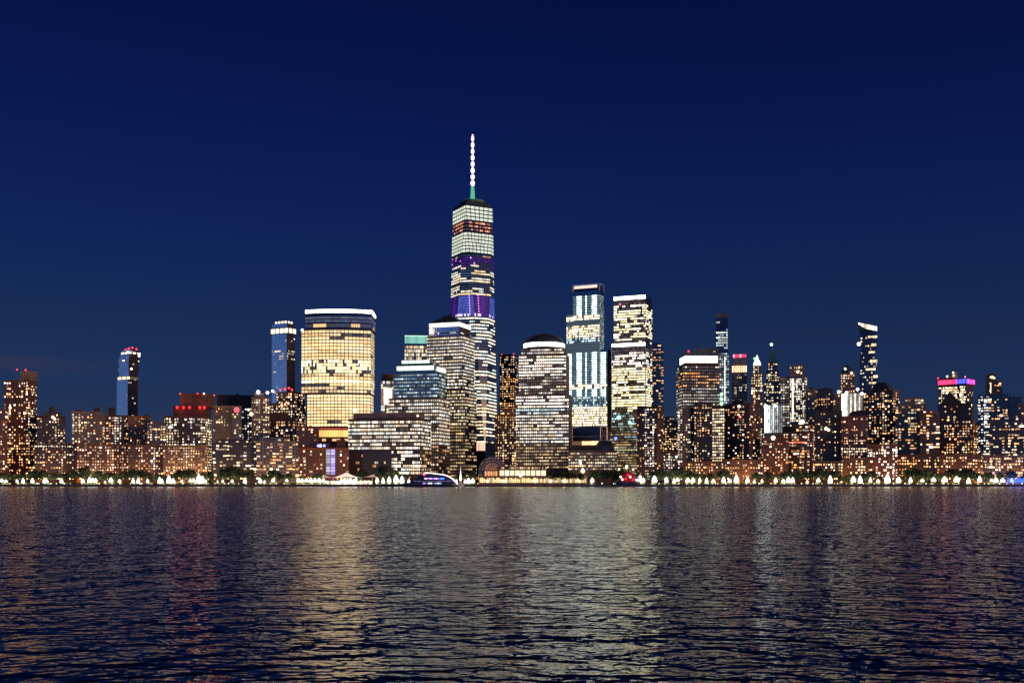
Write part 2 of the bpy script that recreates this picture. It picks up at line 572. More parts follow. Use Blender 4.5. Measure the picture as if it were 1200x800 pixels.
# jagged stacked glass tower
q = Bld('glass_tower', 'jagged stacked glass tower', 'with red beacons on its roof, far left', 1900, 138, 150, 163, 'skyscraper')
r = q.r
def jb(a, b, c, yt, yb, n, sb=0, lit=.05, mat='blue_glass'):
    T = q.tier('stacked_block', a, b, c, yt, yb, mat, sb)
    q.office(T, 3.0, 2.6, 'white', lit, .8, 3.5, .5, .5, pf=1, skip=True)
    return T
jb(136.8, 149.5, 161.5, 446, None, 0)
T = jb(137.2, 150, 162, 441, 446, 0); q.strip('lit_terrace', T, 441.6, 444.5, lambda n: [(2.2, 1.5, .8) if i < n * .6 and i % 4 else (.1, .08, .06) for i in range(n)], 2)
jb(139.5, 151, 161.5, 434.5, 441, 0)
jb(138.2, 150.5, 163, 431, 434.5, 0)
jb(139.6, 150.5, 162, 424, 431, 0, 1)
jb(138.6, 151, 163.4, 420, 424, 0, 0, .2)
jb(140.4, 151.4, 162.4, 415, 420, 0, 1)
T = jb(141, 152, 164.5, 412.5, 415, 0); q.strip('lit_terrace', T, 412.8, 414.6, lambda n: [(3, 2.6, 2) if i % 3 else None for i in range(n)], 2.2)
T = jb(143, 153, 162, 409.5, 412.5, 0, 2)
for x_, y_ in ((147.5, 409.5), (151, 408), (155, 407.3), (160, 409)): q.spot(x_, y_, RED, 1.0, 3)
q.mast(155, 407, 410)
q.spot(150, 412, WHT, 1.1, -1); q.spot(163, 417, WHT, 1.2, -1); q.spot(154, 432, WHT, 1.2, -2); q.done()

# red lit roof block
q = R('apartment_block', 'wide block with row of red roof lamps', 'and a setback brick top', 1430, 191.5, 241, 248, 488, 'brown_brick', .42, 3.5, 3.2,
      fn=lambda x, y, r: (.7, 'cream') if x < 202 or x > 236 else (.36, 'white'), clutter=False)
U = q.tier('setback_block', 203, 241, 247, 476, 488.3, 'dark_brick', 4)
V = q.tier('upper_block', 211, 244, 252, 461, 476.3, 'brown_brick', 9)
for x_ in (207.5, 215, 222, 234, 239.5): q.spot(x_, 477.3, (3, .06, .09), 1.6, 2, 'red_lamp')
q.mast(211, 461.5, 467, sb=8)
for x_ in (211, 238.5, 231.5, 251): q.spot(x_, 461 + (x_ > 250) * 2, RED, .8, 8)
q.spot(239, 461, WHT, .9, 8)
pl = bpy.data.lights.new('red_glow', 'POINT'); pl.energy = 2500; pl.color = (1, .03, .04); pl.shadow_soft_size = 3
for x_ in (212, 236):
    lo_ = bpy.data.objects.new('red_glow', pl); COL.objects.link(lo_); lo_.parent = q.root; lo_.location = (q.lx(x_, 0), -1.5, q.lz(478.5, 0, 0))
q.done()
q = R('apartment_block', 'low brick block with crowded lamp cluster', 'before the red roof lamps', 1362, 191, 243, 248, 522, 'tan_stone', .46, 3.4, 2.9,
      fn=lambda x, y, r: (.95, 'cream') if 215 < x < 219 else (.44, 'warm'))
q.done()

# zigzag grille
q = Bld('office_block', 'tan block with zigzag screened front', 'and a small round red sign', 1480, 249.5, None, 283, 'office building')
T = q.tier('main_block', 249.5, None, 283, 476, None, 'pale_stone'); q.parapet(T)
mb = MB()
xa, xb = q.lx(252), q.lx(272)
for k in range(8):
    xs = xa + (xb - xa) * k / 7.0
    z = q.lz(522); j = 0
    while z < q.lz(478):
        dz = 4.0; o0 = 1.0 if j % 2 else -1.0
        mb.tube((xs - o0, -.4, z), (xs + o0, -.4, z + dz), .55, .55, 4); z += dz; j += 1
mb.build('zigzag_screen', 'tan_stone', q.root)
q.homes(T, 3.4, 3.2, 'cream', .2, .6, 3.5, fn=lambda x, y, r: (.9, 'cream') if (254 < x < 264 and 491 < y < 496) else (.15, 'warm'))
mb = MB()
cx, cz = q.lx(277.3), q.lz(480)
for k in range(20):
    a0, a1 = 2 * pi * k / 20, 2 * pi * (k + 1) / 20
    pts = [(cx + rr * cos(aa), -.7, cz + rr * sin(aa)) for rr, aa in ((3.6, a0), (3.6, a1), (2.5, a1), (2.5, a0))]
    mb.poly(pts, (2.2, .25, .35))
for dx in (-1.1, 0, 1.1): mb.poly([(cx + dx - .3, -.7, cz - 1.6), (cx + dx + .3, -.7, cz - 1.6), (cx + dx + .3, -.7, cz + 1.6), (cx + dx - .3, -.7, cz + 1.6)], (1.8, .3, .4))
mb.build('round_sign', 'lit_glass', q.root)
q.done()
q = R('office_block', 'long dark flat topped block', 'behind the zigzag screened front', 1620, 254, None, 302, 463.5, 'dark_stone', .12, 3.4, 3.2, 'white', cat='office building',
      fn=lambda x, y, r: (.4, 'white') if x > 280 and y > 478 else None)
q.done()
# golden tower with flood lamps
q = R('stone_tower', 'golden stone tower with white roof floodlights', 'left of the glass tower with flared crown', 1500, 294.5, None, 316, 466, 'tan_stone', .4, 3.1, 2.6, 'cream', .4, 2,
      tops=[('set', 297.5, None, 309, 461, 3)], clutter=False, cat='tower')
q.spot(302.5, 459.3, (8, 7.5, 6), 2.0, 2, 'floodlight'); q.spot(313.5, 460, (8, 7.5, 6), 1.7, 2, 'floodlight'); q.spot(319.5, 458, (6, 6, 4), 1.4, 2, 'floodlight')
q.spot(294.5, 485, (5, 3.6, 2), 2.0); q.done()

# flared glass tower
q = Bld('glass_tower', 'slim blue glass tower with flared lit crown', 'left of the broad golden tower', 1750, 318.5, 336, 345.5, 'skyscraper')
T = q.tier('glass_shaft', 318.5, 336, 345.5, 391, None, 'blue_glass')
q.office(T, 3.0, 2.4, 'cream', .05, .5, 2.5, .5, .5, pf=.6, sidek=1, fn=lambda y, k, r: dict(p=.5) if 411 < y < 421 else dict(p=.04), skip=True)
U = q.tier('crown_block', 317, 337.5, 346.5, 384, 391, 'dark_glass', -1.5)
q.strip('crown_lights', U, 385.2, 390.5, lambda n: [(2.3, 1.9, 1.2) if i % 4 else (.3, .25, .2) for i in range(n)], 1.7)
U = q.tier('crown_block', 319, 336.5, 345, 379.5, 384, 'blue_glass', 1)
U = q.tier('crown_block', 321.5, 336, 343.5, 376, 379.5, 'dark_glass', 4)
q.strip('crown_lights', U, 376.6, 379, lambda n: [(2, 1.8, 1.3) if i % 3 else None for i in range(n)], 1.6)
q.done()
q = R('apartment_block', 'stepped block with red lit roof terrace', 'in front of the flared glass tower', 1520, 312, 346, 358, 473, 'brown_brick', .42, 3.4, 3.2,
      tops=[('set', 324, 345, 357, 459, 5)], fn=lambda x, y, r: (.85, 'cream') if (478 < y < 484 and x < 342) else (None if (484 < y < 493 and x < 338) else (.42, 'warm')), cat='apartment block')
for x_, y_ in ((328.5, 456.5), (334, 455.5), (338.5, 454.5), (342, 456.5)): q.spot(x_, y_, (5, .15, .2), 1.2, 3, 'red_lamp')
q.spot(330, 474.5, (3, 1.2, .8), 1.3, 0); q.spot(338, 472.5, (3, 1.2, .8), 1.3, 0); q.spot(334, 473.5, (3, 1, .7), 1.3, 0)
q.done()
q = R('terraced_apartments', 'low terraced block with wide warm windows', 'left of the blue signed hotel', 1362, 249, None, 301, 519, 'dark_stone', .33, 4.2, 4.0, 'cream', .35, 3.0, w=.75, h=.42,
      tops=[('set', 256, None, 292, 514.5, 4)])
q.done()
q = R('terraced_apartments', 'low grey block with lit balcony rows', 'beside the blue signed hotel', 1366, 300.5, None, 350, 517, 'grey_stone', .36, 4.0, 3.8, 'warm', .35, 3.0, w=.7, h=.42,
      tops=[('set', 304, None, 340, 512, 4)])
q.done()
q = R('brick_block', 'plain reddish block with few windows', 'behind the blue signed hotel', 1440, 347, None, 374, 500, 'red_brick', .28, 3.4, 3.4, 'warm', cat='apartment block')
q.done()
# hotel with LED stair
q = R('hotel', 'dark red hotel with purple lit stair panel', 'and a blue roof sign', 1398, 347, None, 409, 525, 'red_brick', .13, 4.2, 4.0, 'cream', .35, 3.0, w=.5, h=.5, clutter=False, cat='hotel',
      fn=lambda x, y, r: None if 379 < x < 395 else (.22, 'cream'))
U = q.bulk(372, 386, 519, 525.3, 3, 'dark_stone', 'roof_house', 10)
V = q.tier('roof_house', 394.5, None, 405, 515, 525.3, 'dark_brick', 4, 10)
x0, x1 = q.lx(381.5), q.lx(393.5)
mb = MB(); mb.box(x0 - .5, x1 + .5, -.9, -.05, q.lz(556.6), q.lz(525.6)); mb.build('stair_frame', 'grey_stone', q.root)
mb = MB()
for k in range(9):
    y0_ = 526.3 + k * 3.35
    for j in range(2):
        xa = x0 + (x1 - x0) * (.06 + .46 * j); xb = xa + (x1 - x0) * .40
        g = (.55, .50, .62) if j == 0 else (.75, .6, 1.9)
        f_ = q.r.uniform(.7, 1.3)
        if k % 3 == 2: g = tuple(v * .55 for v in g)
        mb.poly([(xa, -1.05, q.lz(y0_ + 2.7)), (xb, -1.05, q.lz(y0_ + 2.7)), (xb, -1.05, q.lz(y0_)), (xa, -1.05, q.lz(y0_))], tuple(v * f_ for v in g))
mb.build('stair_panel', 'lit_glass', q.root)
for x_, c_, r_ in ((373, (1.2, 1, 5), 1.5), (375.5, (3.5, 3, 6), 1.6), (380, (.7, 1, 6), 1.5)): q.spot(x_, 522, c_, r_, 2, 'blue_sign_lamp')
q.done()

# ---- broad golden tower ------------------------------------------------------------
q = Bld('office_tower', 'broad golden office tower with curved front', 'and white lit roof edge', 1500, 353.5, 435, 439, 'skyscraper', Dt=45)
T = q.tier('lower_shaft', 360, 434, 437.5, 461, 500, 'dark_stone', 1, arc=9)
W = q.tier('main_shaft', 353.3, 434.5, 438.5, 386, 461, 'dark_stone', 0, arc=10)
U = q.tier('upper_shaft', 358, 435.5, 440, 371, 386, 'dark_glass', 1, arc=9.5)
C = q.tier('crown_block', 358, 436, 440, 363.4, 371, 'dark_glass', 1, arc=9.5)
B_ = q.tier('base_block', 351, 437, 442, 500, None, 'orange_stone', -2)
q.strip('crown_lights', C, 363.6, 367.4, lambda n: [vary(q.r, .8, 1.2, 1, (8, 6.9, 5.4)) for i in range(n)], 3, 0.04)
def ef(py, k, r):
    if 424 < py < 436: return dict(pal='yellow', p=.74, lo=2.0, hi=3.6, coh=.35, frac=.86, pp=2.2)
    if 436 < py < 441: return dict(p=.85, coh=.5, lo=1.2, hi=2.4)
    if 444 < py < 451: return dict(pal='yellow', p=1, lo=2.8, hi=3.8, frac=.86)
    if 453.5 < py < 459: return dict(p=.8, lo=1.2, hi=2.6, coh=.6)
    if py < 394: return dict(p=.9, lo=1.5, hi=2.4)
    return dict(p=.97, lo=2.0, hi=3.0, frac=.74, coh=.95)
q.office(W, 3.85, 4.3, 'gold', .9, 1.9, 3.2, .9, .74, .17, 1, fn=ef, sidek=.5, even=True)
q.office(T, 3.85, 4.3, 'gold', .95, 1.5, 2.6, .9, .76, .17, 1, fn=ef, sidek=.5, even=True)
q.strip('lit_louvres', U, 371.8, 374.4, lambda n: [vary(q.r, .6, 1.3, 1, (.075, .085, .12)) for i in range(n)], 4, .02)
q.strip('lit_louvres', U, 375.4, 378.4, lambda n: [vary(q.r, .6, 1.3, 1, (.06, .065, .10)) for i in range(n)], 4, .02)
q.strip('window_band', U, 380.3, 384.2, lambda n: [(1.2, .75, .3) if .07 < i / n < .2 else ((1, .6, .25) if .44 < i / n < .52 or .78 < i / n < .84 else (.05, .05, .065)) for i in range(n)], 2.6, .12, .45, 0)
q.strip('red_light_line', B_, 501.5, 502.3, lambda n: [(.9, .12, .08)] * n, 6, .02)
x0, x1 = q.lx(373.5, -2), q.lx(408, -2)
for k in range(12):
    mb = MB()
    xa = x0 + (x1 - x0) * k / 12
    f_ = q.r.uniform(.8, 1.2)
    mb.poly([(xa + .2, -2.5, q.lz(511.8)), (xa + (x1 - x0) / 12 - .2, -2.5, q.lz(511.8)), (xa + (x1 - x0) / 12 - .2, -2.5, q.lz(504)), (xa + .2, -2.5, q.lz(504))], (1.5 * f_, .85 * f_, .22 * f_))
    mb.build('lobby_window', 'lit_glass', q.root)
q.strip('lobby_band', B_, 514, 516.6, lambda n: [(1.3, .75, .3) if q.r.random() < .6 else (.02, .012, .008) for i in range(n)], 2.4, .2, front_only=True)
q.spot(354.2, 386.7, (3, 3, 5), 1.6, -1); q.spot(415.5, 480.5, (5, 4.5, 3.5), 1.8, -6); q.spot(419, 427, (3, 3, 3), 1.1, -6)
q.done()

# ---- mercantile block in front -----------------------------------------------------
q = Bld('office_block', 'wide low office block with slab roof', 'in front of the stepped teal glass tower', 1410, 408, 492.5, 505, 'office building')
T = q.tier('main_block', 408, 492.5, 505, 490, None, 'dark_stone')
U = q.tier('roof_slab', 414, 490, 497, 483.5, 490.2, 'grey_stone', 2)
def mf(py, k, r):
    if py > 527: return dict(p=.05, pal='white')
    return dict(p=.93, pal='white', coh=.6)
q.office(T, 4.2, 2.5, 'white', .9, 1.2, 3.2, .6, .55, .3, 1, y0=492.3, y1=527, sidek=.8)
# lower floors: only the right third is occupied
for k in range(7):
    mb = MB(); y0_ = 528.2 + k * 4.05
    def fl_(n, k=k):
        rr = row(q.r, n, 'white', .75, .9, 3, .6); dk = row(q.r, n, 'warm', .07, .4, 1.5, .3)
        return [dk[i] if i < n * .58 else rr[i] for i in range(n)]
    q.panes(mb, T.front, q.lz(y0_ + 2.6), q.lz(y0_), 2.35 * q.m, fl_, .26, .3)
    q.panes(mb, T.sideline, q.lz(y0_ + 2.6), q.lz(y0_), 2.35 * q.m, lambda n: row(q.r, n, 'warm', .5, .5, 2, .5), .26, .3)
    mb.build('window_band', 'lit_glass', q.root)
q.spot(489.5, 487, (6, 4.6, 3), 1.0, 0); q.spot(416, 481.5, (5, 4.5, 3.5), 1.7, 3); q.done()

q = Bld('office_block', 'narrow floodlit white block', 'squeezed between golden and teal stepped towers', 1600, 446.5, None, 466, 'office building')
T = q.tier('main_block', 446.5, None, 466, 445, None, 'pale_stone'); U = q.tier('setback_block', 447.5, None, 462, 438.5, 445.2, 'orange_stone', 2)
q.office(T, 3.6, 2.2, 'white', .62, 1.2, 3.5, .35, .8, .1, 1, y1=485)
q.strip('floodlit_panel', T, 455, 474, lambda n: [(2.4, 2.1, 1.7) if 1 <= i <= 3 else (.3, .15, .08) for i in range(n)], 3.3, .1, .6)  # floodlight on the front is put in as glow
q.mast(447, 446, 452, .3, 0, 'antenna'); q.done()

q = Bld('office_tower', 'warm tower with green lit crown', 'behind the stepped teal glass tower', 1780, 474, None, 503, 'skyscraper')
T = q.tier('main_shaft', 474, None, 503, 403, None, 'dark_glass'); U = q.tier('crown_block', 474.3, None, 502, 393.4, 403, 'teal_glass', .5)
q.strip('green_crown_lights', U, 394, 402.4, lambda n: [vary(q.r, .75, 1.2, 1, (.26, .60, .47)) for i in range(n)], 1.7, .12)
q.strip('crown_line', U, 393.2, 394, lambda n: [(.9, 1.5, 1.1)] * n, 6, 0, .7)
q.office(T, 4.4, 2.2, 'cream', .8, .9, 2.6, .4, .74, .2, 1, y1=440); q.done()

# ---- stepped teal glass tower ------------------------------------------------------
q = Bld('office_tower', 'stepped teal glass tower with sloped crown', 'behind the slab roofed office block', 1500, 455, 514, 527, 'skyscraper')
T1 = q.tier('main_shaft', 455, 514, 527, 466, None, 'granite')
T2 = q.tier('upper_shaft', 461, 512.5, 524, 436, 466.2, 'teal_glass', 3)
# chamfered crown
x0, x1 = q.lx(463.5, 4), q.lx(511, 4); xa, xb = q.lx(472.5, 9), q.lx(503, 9)
z0, z1, z2 = q.lz(436, 0, 4), q.lz(429, 0, 6), q.lz(420.5, 0, 9); D2 = T2.D - 2
mb = MB(); mb.loft([[(x0, 4, z0), (x1, 4, z0), (x1, 4 + D2, z0), (x0, 4 + D2, z0)],
                    [(x0 * .75 + xa * .25, 5.2, z1), (x1 * .75 + xb * .25, 5.2, z1), (x1 * .75 + xb * .25, 2 + D2, z1), (x0 * .75 + xa * .25, 2 + D2, z1)],
                    [(xa, 9, z2), (xb, 9, z2), (xb, D2 - 2, z2), (xa, D2 - 2, z2)]])
mb.build('sloped_crown', 'teal_glass', q.root)
for (ya, yb, f0, k_, off) in ((428.2, 433, .2, 1.0, 2.6), (421, 424.6, .8, .62, 1.2)):
    mb = MB()
    fa = [(x0 * (1 - f0) + xa * f0 + .5, 4 + 4 * f0), (x1 * (1 - f0) + xb * f0 - .5, 4 + 4 * f0)]
    q.panes(mb, fa, q.lz(yb, 0, 5), q.lz(ya, 0, 5), 8 * q.m, lambda n: [tuple(v * k_ for v in (1.9, 2.1, 1.9))] * n, .05, off)
    mb.build('crown_light', 'lit_glass', q.root)
mb = MB(); q.panes(mb, [(x1, 5), (x1, 4 + D2)], q.lz(434, 0, 5), q.lz(429, 0, 5), 9 * q.m, lambda n: [(1.5, 1.6, 1.3)] * n, .1, .5); mb.build('crown_light', 'lit_glass', q.root)
mb = MB(); q.panes(mb, [(xb, 9), (xb, D2 - 2)], q.lz(426, 0, 9), q.lz(421.5, 0, 9), 9 * q.m, lambda n: [(1.6, 1.7, 1.4)] * n, .1, .9); mb.build('crown_light', 'lit_glass', q.root)
q.office(T2, 4.1, 2.5, 'cool', .72, .3, 1.9, .6, .44, .26, .95, sidek=1.0)
q.office(T1, 4.1, 2.5, 'white', .93, 1.0, 2.2, .8, .52, .3, 1, sidek=.9,
         fn=lambda y, k, r: dict(p=.92) if y < 522 else dict(p=.35, pal='warm'))
q.done()

# ---- pyramid topped tower ----------------------------------------------------------
q = Bld('office_tower', 'pyramid roofed office tower', 'beside the tallest tower with the spire', 1560, 499.5, 545, 559, 'skyscraper')
T0 = q.tier('lower_shaft', 499.5, 545, 558.5, 456, None, 'granite')
T1 = q.tier('main_shaft', 500.2, 542, 556, 393, 456.2, 'granite', 1.5)
T2 = q.tier('upper_shaft', 503, 538, 551.5, 378, 393.2, 'blue_glass', 3.5)
x0, x1, y0_, y1_ = T2.x0 - .5, T2.x1 + .5, T2.sb - .5, T2.sb + T2.D + .5
zc = T2.z1; ax, ay = (x0 + x1) / 2, (y0_ + y1_) / 2
mb = MB(); zt_ = q.lz(366, 0, 15)
mb.loft([[(x0, y0_, zc), (x1, y0_, zc), (x1, y1_, zc), (x0, y1_, zc)],
         [(ax - 1.5, ay - 1.5, zt_), (ax + 1.5, ay - 1.5, zt_), (ax + 1.5, ay + 1.5, zt_), (ax - 1.5, ay + 1.5, zt_)]])
mb.build('pyramid_roof', 'slate_dome', q.root)
q.strip('cornice_lights', T2, 378.4, 383, lambda n: [(2.2, 2.2, 2.0) if q.r.random() < .93 else (.5, .5, .5) for i in range(n)], 2.3, .12)
q.strip('window_band', T2, 389.5, 391, lambda n: row(q.r, n, 'white', .5, .5, 2, .5), 2.2, .2)
q.office(T1, 3.8, 2.4, 'white', .92, .9, 2.2, .85, .46, .24, .97, fn=lambda y, k, r: dict(p=.95) if y < 440 else dict(p=.85, hi=2.6), sidek=1.0)
q.office(T0, 3.8, 2.4, 'cream', .8, .9, 2.4, .75, .46, .26, .95, fn=lambda y, k, r: dict(p=.85) if y < 500 else dict(p=.6, pal='gold', lo=.4, hi=1.8), sidek=1.0)
q.done()

# ---- tallest tower with the spire --------------------------------------------------
d1 = 1700.0
ctr = (PX(553, d1), d1 + 32)
root = empty('spire_tower', (ctr[0], ctr[1], GZ)); q1 = root
tag(root, 'tallest tapering glass tower with purple band and beaded white spire', 'skyscraper')
class FakeB: pass
fb = FakeB(); fb.short, fb.d, fb.a, fb.c = 'tallest tower with the beaded spire', 1700, 527, 581; BLD.append(fb)
m1 = (d1 + 10) / F
Y2Z = lambda py: PZ(py, d1 + 5) - GZ
ZT, ZB = Y2Z(240), Y2Z(530)
rb, rt = 33.2 * m1 * 1.0, 24.2 * m1
al = radians(-17)
def base_c(i): a_ = al - pi / 4 - pi / 2 + i * pi / 2; return (rb * cos(a_), rb * sin(a_))
def top_c(i): a_ = al - pi / 2 + i * pi / 2; return (rt * cos(a_), rt * sin(a_))
def octo(z, off=0.0):
    t = max(0, min(1, (z - ZB) / (ZT - ZB))); pts = []
    for i in range(4):
        B0, B1 = base_c(i), base_c((i + 1) % 4)
        Tp, Tn = top_c(i), top_c((i - 1) % 4)
        for P_, Q_ in ((B0, Tp), (B1, Tp)):
            pts.append((P_[0] + (Q_[0] - P_[0]) * t, P_[1] + (Q_[1] - P_[1]) * t))
    if off:
        pts = [(x * (1 + off / math.hypot(x, y)), y * (1 + off / math.hypot(x, y))) for x, y in pts]
    return pts
mb = MB(); zs = [0.0, ZB * .999] + [ZB + (ZT - ZB) * k / 24 for k in range(25)]
mb.loft([[(x, y, z) for x, y in octo(z)] for z in zs]); mb.build('glass_shaft', 'dark_glass', root)
R1 = random.Random(11)
def strip1(name, ya, yb, f, gap=.14, off=.45, pitch=2.2):
    """panes round the visible edges of the octagon between two photo rows; f(edge, i, n) gives the glow colour"""
    mb = MB(); za, zb = Y2Z(yb), Y2Z(ya)
    lo_, hi_ = octo(za, off), octo(zb, off); n8 = 8
    for e in range(8):
        p0, p1 = lo_[e], lo_[(e + 1) % 8]; q0, q1_ = hi_[e], hi_[(e + 1) % 8]
        mx, my = (p0[0] + p1[0] + q0[0] + q1_[0]) / 4, (p0[1] + p1[1] + q0[1] + q1_[1]) / 4
        # outward direction towards the river?
        ex, ey = (p1[0] - p0[0]) + (q1_[0] - q0[0]), (p1[1] - p0[1]) + (q1_[1] - q0[1])
        nx, ny = ey, -ex
        if ny > .15 * math.hypot(nx, ny): continue
        L = max(math.hypot(p1[0] - p0[0], p1[1] - p0[1]), math.hypot(q1_[0] - q0[0], q1_[1] - q0[1]))
        n = max(1, round(L / (pitch * m1)))
        for i in range(n):
            g = f(e, i, n)
            u0, u1 = (i + gap / 2) / n, (i + 1 - gap / 2) / n
            lp = lambda A, B, u: (A[0] + (B[0] - A[0]) * u, A[1] + (B[1] - A[1]) * u)
            a_, b_ = lp(p0, p1, u0), lp(p0, p1, u1); c_, e_ = lp(q0, q1_, u1), lp(q0, q1_, u0)
            mb.poly([(*a_, za), (*b_, za), (*c_, zb), (*e_, zb)], g)
    return mb.build(name, 'lit_glass', root)
# which octagon edges: 0 = upright facet over base edge 0 (faces the river), odd ones are the inverted facets
for k in range(4):
    strip1('lit_louvre_band', 241.5 + k * 4.4, 244.6 + k * 4.4, lambda e, i, n: vary(R1, .85, 1.12, 1, (.80, .86, .70)), .17, .9, 5.6)
for k in range(3):
    ya = 260 + k * 4.2
    strip1('window_band', ya, ya + 2.0, lambda e, i, n: (R1.choice([(.9, .32, .12), (.5, .16, .08), (1.2, .6, .3)]) if R1.random() < (.75 if k < 2 else .4) and e % 2 else (.05, .04, .06)))
for k in range(6):
    strip1('lit_louvre_band', 273.2 + k * 4.0, 276.0 + k * 4.0, lambda e, i, n: vary(R1, .85, 1.12, 1, (.80, .86, .70)), .17, .9, 4.6)
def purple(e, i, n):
    return vary(R1, .6, 1.3, 1, ((.06, .085, .42) if e % 2 == 0 else (.055, .007, .17)))  # blue sky reflection and purple LED wash, both put into the glow
RUN = {}
def runs(key, i, n, p, pals, coh=.8):
    if key not in RUN or i == 0:
        on = R1.random() < p; c = R1.choice(pals); out = []
        for _ in range(n):
            if R1.random() > coh: on = R1.random() < p; c = R1.choice(pals)
            out.append(vary(R1, .55, 1.25, 1, c) if on else vary(R1, .5, 1.5, 1, (.022, .035, .055)))  # unlit panes glow faintly blue in place of reflected sky
        RUN[key] = out
    return RUN[key][i]
WARM_ = [(1.6, 1.3, .9), (1.4, 1.0, .55), (1.3, 1.3, 1.1)]
MID = {299: .55, 302: .15, 305: .08, 308: .35, 311: .5, 314: .1, 317: .6, 320: .85, 323: .12, 326: .75, 329: .9, 332: .1, 335: .45, 338: .6, 341: .15, 344: .85}
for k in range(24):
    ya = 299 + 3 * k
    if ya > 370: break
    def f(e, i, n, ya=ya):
        if ya < 314:
            if ya > 300 and R1.random() < .05: return (1.3, .5, 2.3)
            if ya in (308, 311) and e % 2: return runs((k, e), i, n, MID[ya], WARM_)
            return vary(R1, .4, 1.5, 1, (.06, .01, .2)) if ya > 300 else runs((k, e), i, n, .5, [(1.3, .7, .35), (.6, .3, .15)])
        if ya < 345:
            if e == 0 and 314 < ya < 326: return vary(R1, .7, 1.2, 1, (.035, .075, .16))  # sky reflection on the river facet painted as blue glow
            return runs((k, e), i, n, MID[ya], WARM_)
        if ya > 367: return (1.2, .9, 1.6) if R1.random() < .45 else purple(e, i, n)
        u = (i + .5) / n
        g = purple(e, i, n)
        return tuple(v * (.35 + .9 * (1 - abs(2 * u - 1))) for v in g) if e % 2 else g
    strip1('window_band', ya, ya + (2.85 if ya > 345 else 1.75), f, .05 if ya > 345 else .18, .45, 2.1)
# magenta dotted lines on the two facets
for ux, e in ((.30, 1), (.74, 0)):
    for k in range(8):
        ya = 346.5 + k * 3.1; z = Y2Z(ya); o8 = octo(z, 1.2)
        P_, Q_ = o8[e], o8[(e + 1) % 8]
        inst('led_dot', BALL, root, (P_[0] + (Q_[0] - P_[0]) * ux, P_[1] + (Q_[1] - P_[1]) * ux, z), (.75, .75, .75), 0, (3.2, .9, 3.6, 1))
for k in range(44):
    ya = 372.5 + k * 3.9
    if ya > 517: break
    st = R1.choice([.95, .95, .9, .8, .6, .3])
    def f(e, i, n):
        return runs((k, e, 'l'), i, n, st, [(2.1, 1.9, 1.5), (1.9, 1.55, 1.0), (1.5, 1.7, 1.5), (1.0, 1.25, 1.2)] if ya < 470 else [(1.8, 1.35, .8), (1.9, 1.6, 1.2)])
    strip1('window_band', ya, ya + 1.8, f, .2, .45, 2.3)
o8 = octo(ZB - 1, .9); mb = MB()
for e in (0, 1, 7):
    P_, Q_ = o8[e], o8[(e + 1) % 8]
    if Q_[1] + P_[1] < 0:
        for i in range(6):
            u0, u1 = (i + .04) / 6, (i + .96) / 6; g = vary(R1, .9, 1.1, 1, (1.15, .72, .50))
            mb.poly([(P_[0] + (Q_[0] - P_[0]) * u0, P_[1] + (Q_[1] - P_[1]) * u0, Y2Z(528)), (P_[0] + (Q_[0] - P_[0]) * u1, P_[1] + (Q_[1] - P_[1]) * u1, Y2Z(528)),
                     (P_[0] + (Q_[0] - P_[0]) * u1, P_[1] + (Q_[1] - P_[1]) * u1, Y2Z(518.5)), (P_[0] + (Q_[0] - P_[0]) * u0, P_[1] + (Q_[1] - P_[1]) * u0, Y2Z(518.5))], g)
mb.build('lit_base_panel', 'lit_glass', root)
# roof: dark stepped crown, ring, mast
mb = MB(); mb.prism([(x * .97, y * .97) for x, y in octo(ZT)], ZT, Y2Z(236.5)); mb.prism([(x * .72, y * .72) for x, y in octo(ZT)], Y2Z(236.5), Y2Z(233)); mb.build('roof_crown', 'dark_green', root)
mb = MB(); zr = Y2Z(231.6); mb.lathe(0, 0, [(19, zr - 3.5), (20.5, zr - 1.5), (20.5, zr), (18.5, zr), (18.5, zr - 3.2)], 24); mb.build('antenna_ring', 'copper_green', root)
mb = MB()
for k in range(8): a_ = k * pi / 4; mb.tube((19 * cos(a_), 19 * sin(a_), Y2Z(236.5)), (19.3 * cos(a_), 19.3 * sin(a_), zr - 2), .5)
mb.tube((15, -12, zr), (15, -12, Y2Z(224)), .35, .2); mb.tube((-12, -14, zr), (-12, -14, Y2Z(228)), .3, .2); mb.build('antenna', 'metal_dark', root)
mb = MB(); mb.lathe(0, 0, [(5.2, Y2Z(233)), (3.6, Y2Z(226)), (2.6, Y2Z(214)), (1.4, Y2Z(212))], 10, (.10, .52, .26)); mb.build('green_lit_mast', 'lit_glass', root)  # green lighting on the mast is put in as emission
mb = MB(); mb.lathe(0, 0, [(1.6, Y2Z(213)), (1.3, Y2Z(180)), (.9, Y2Z(153.5)), (.1, Y2Z(151.5))], 8); mb.build('spire', 'metal_pale', root)
for k in range(8):
    ya = 209.5 - k * 7.6; rr = 3.1 - k * .13
    inst('spire_light', BALL, root, (0, 0, Y2Z(ya)), (rr * 1.1, rr * 1.1, 4.9), 0, ((2.6, 1.7, 2.0, 1) if k % 2 == 0 else (1.9, 1.3, 1.6, 1)))
inst('spire_light', BALL, root, (0, 0, Y2Z(153)), (1.3, 1.3, 2.5), 0, (2.4, 1.7, 2.0, 1))
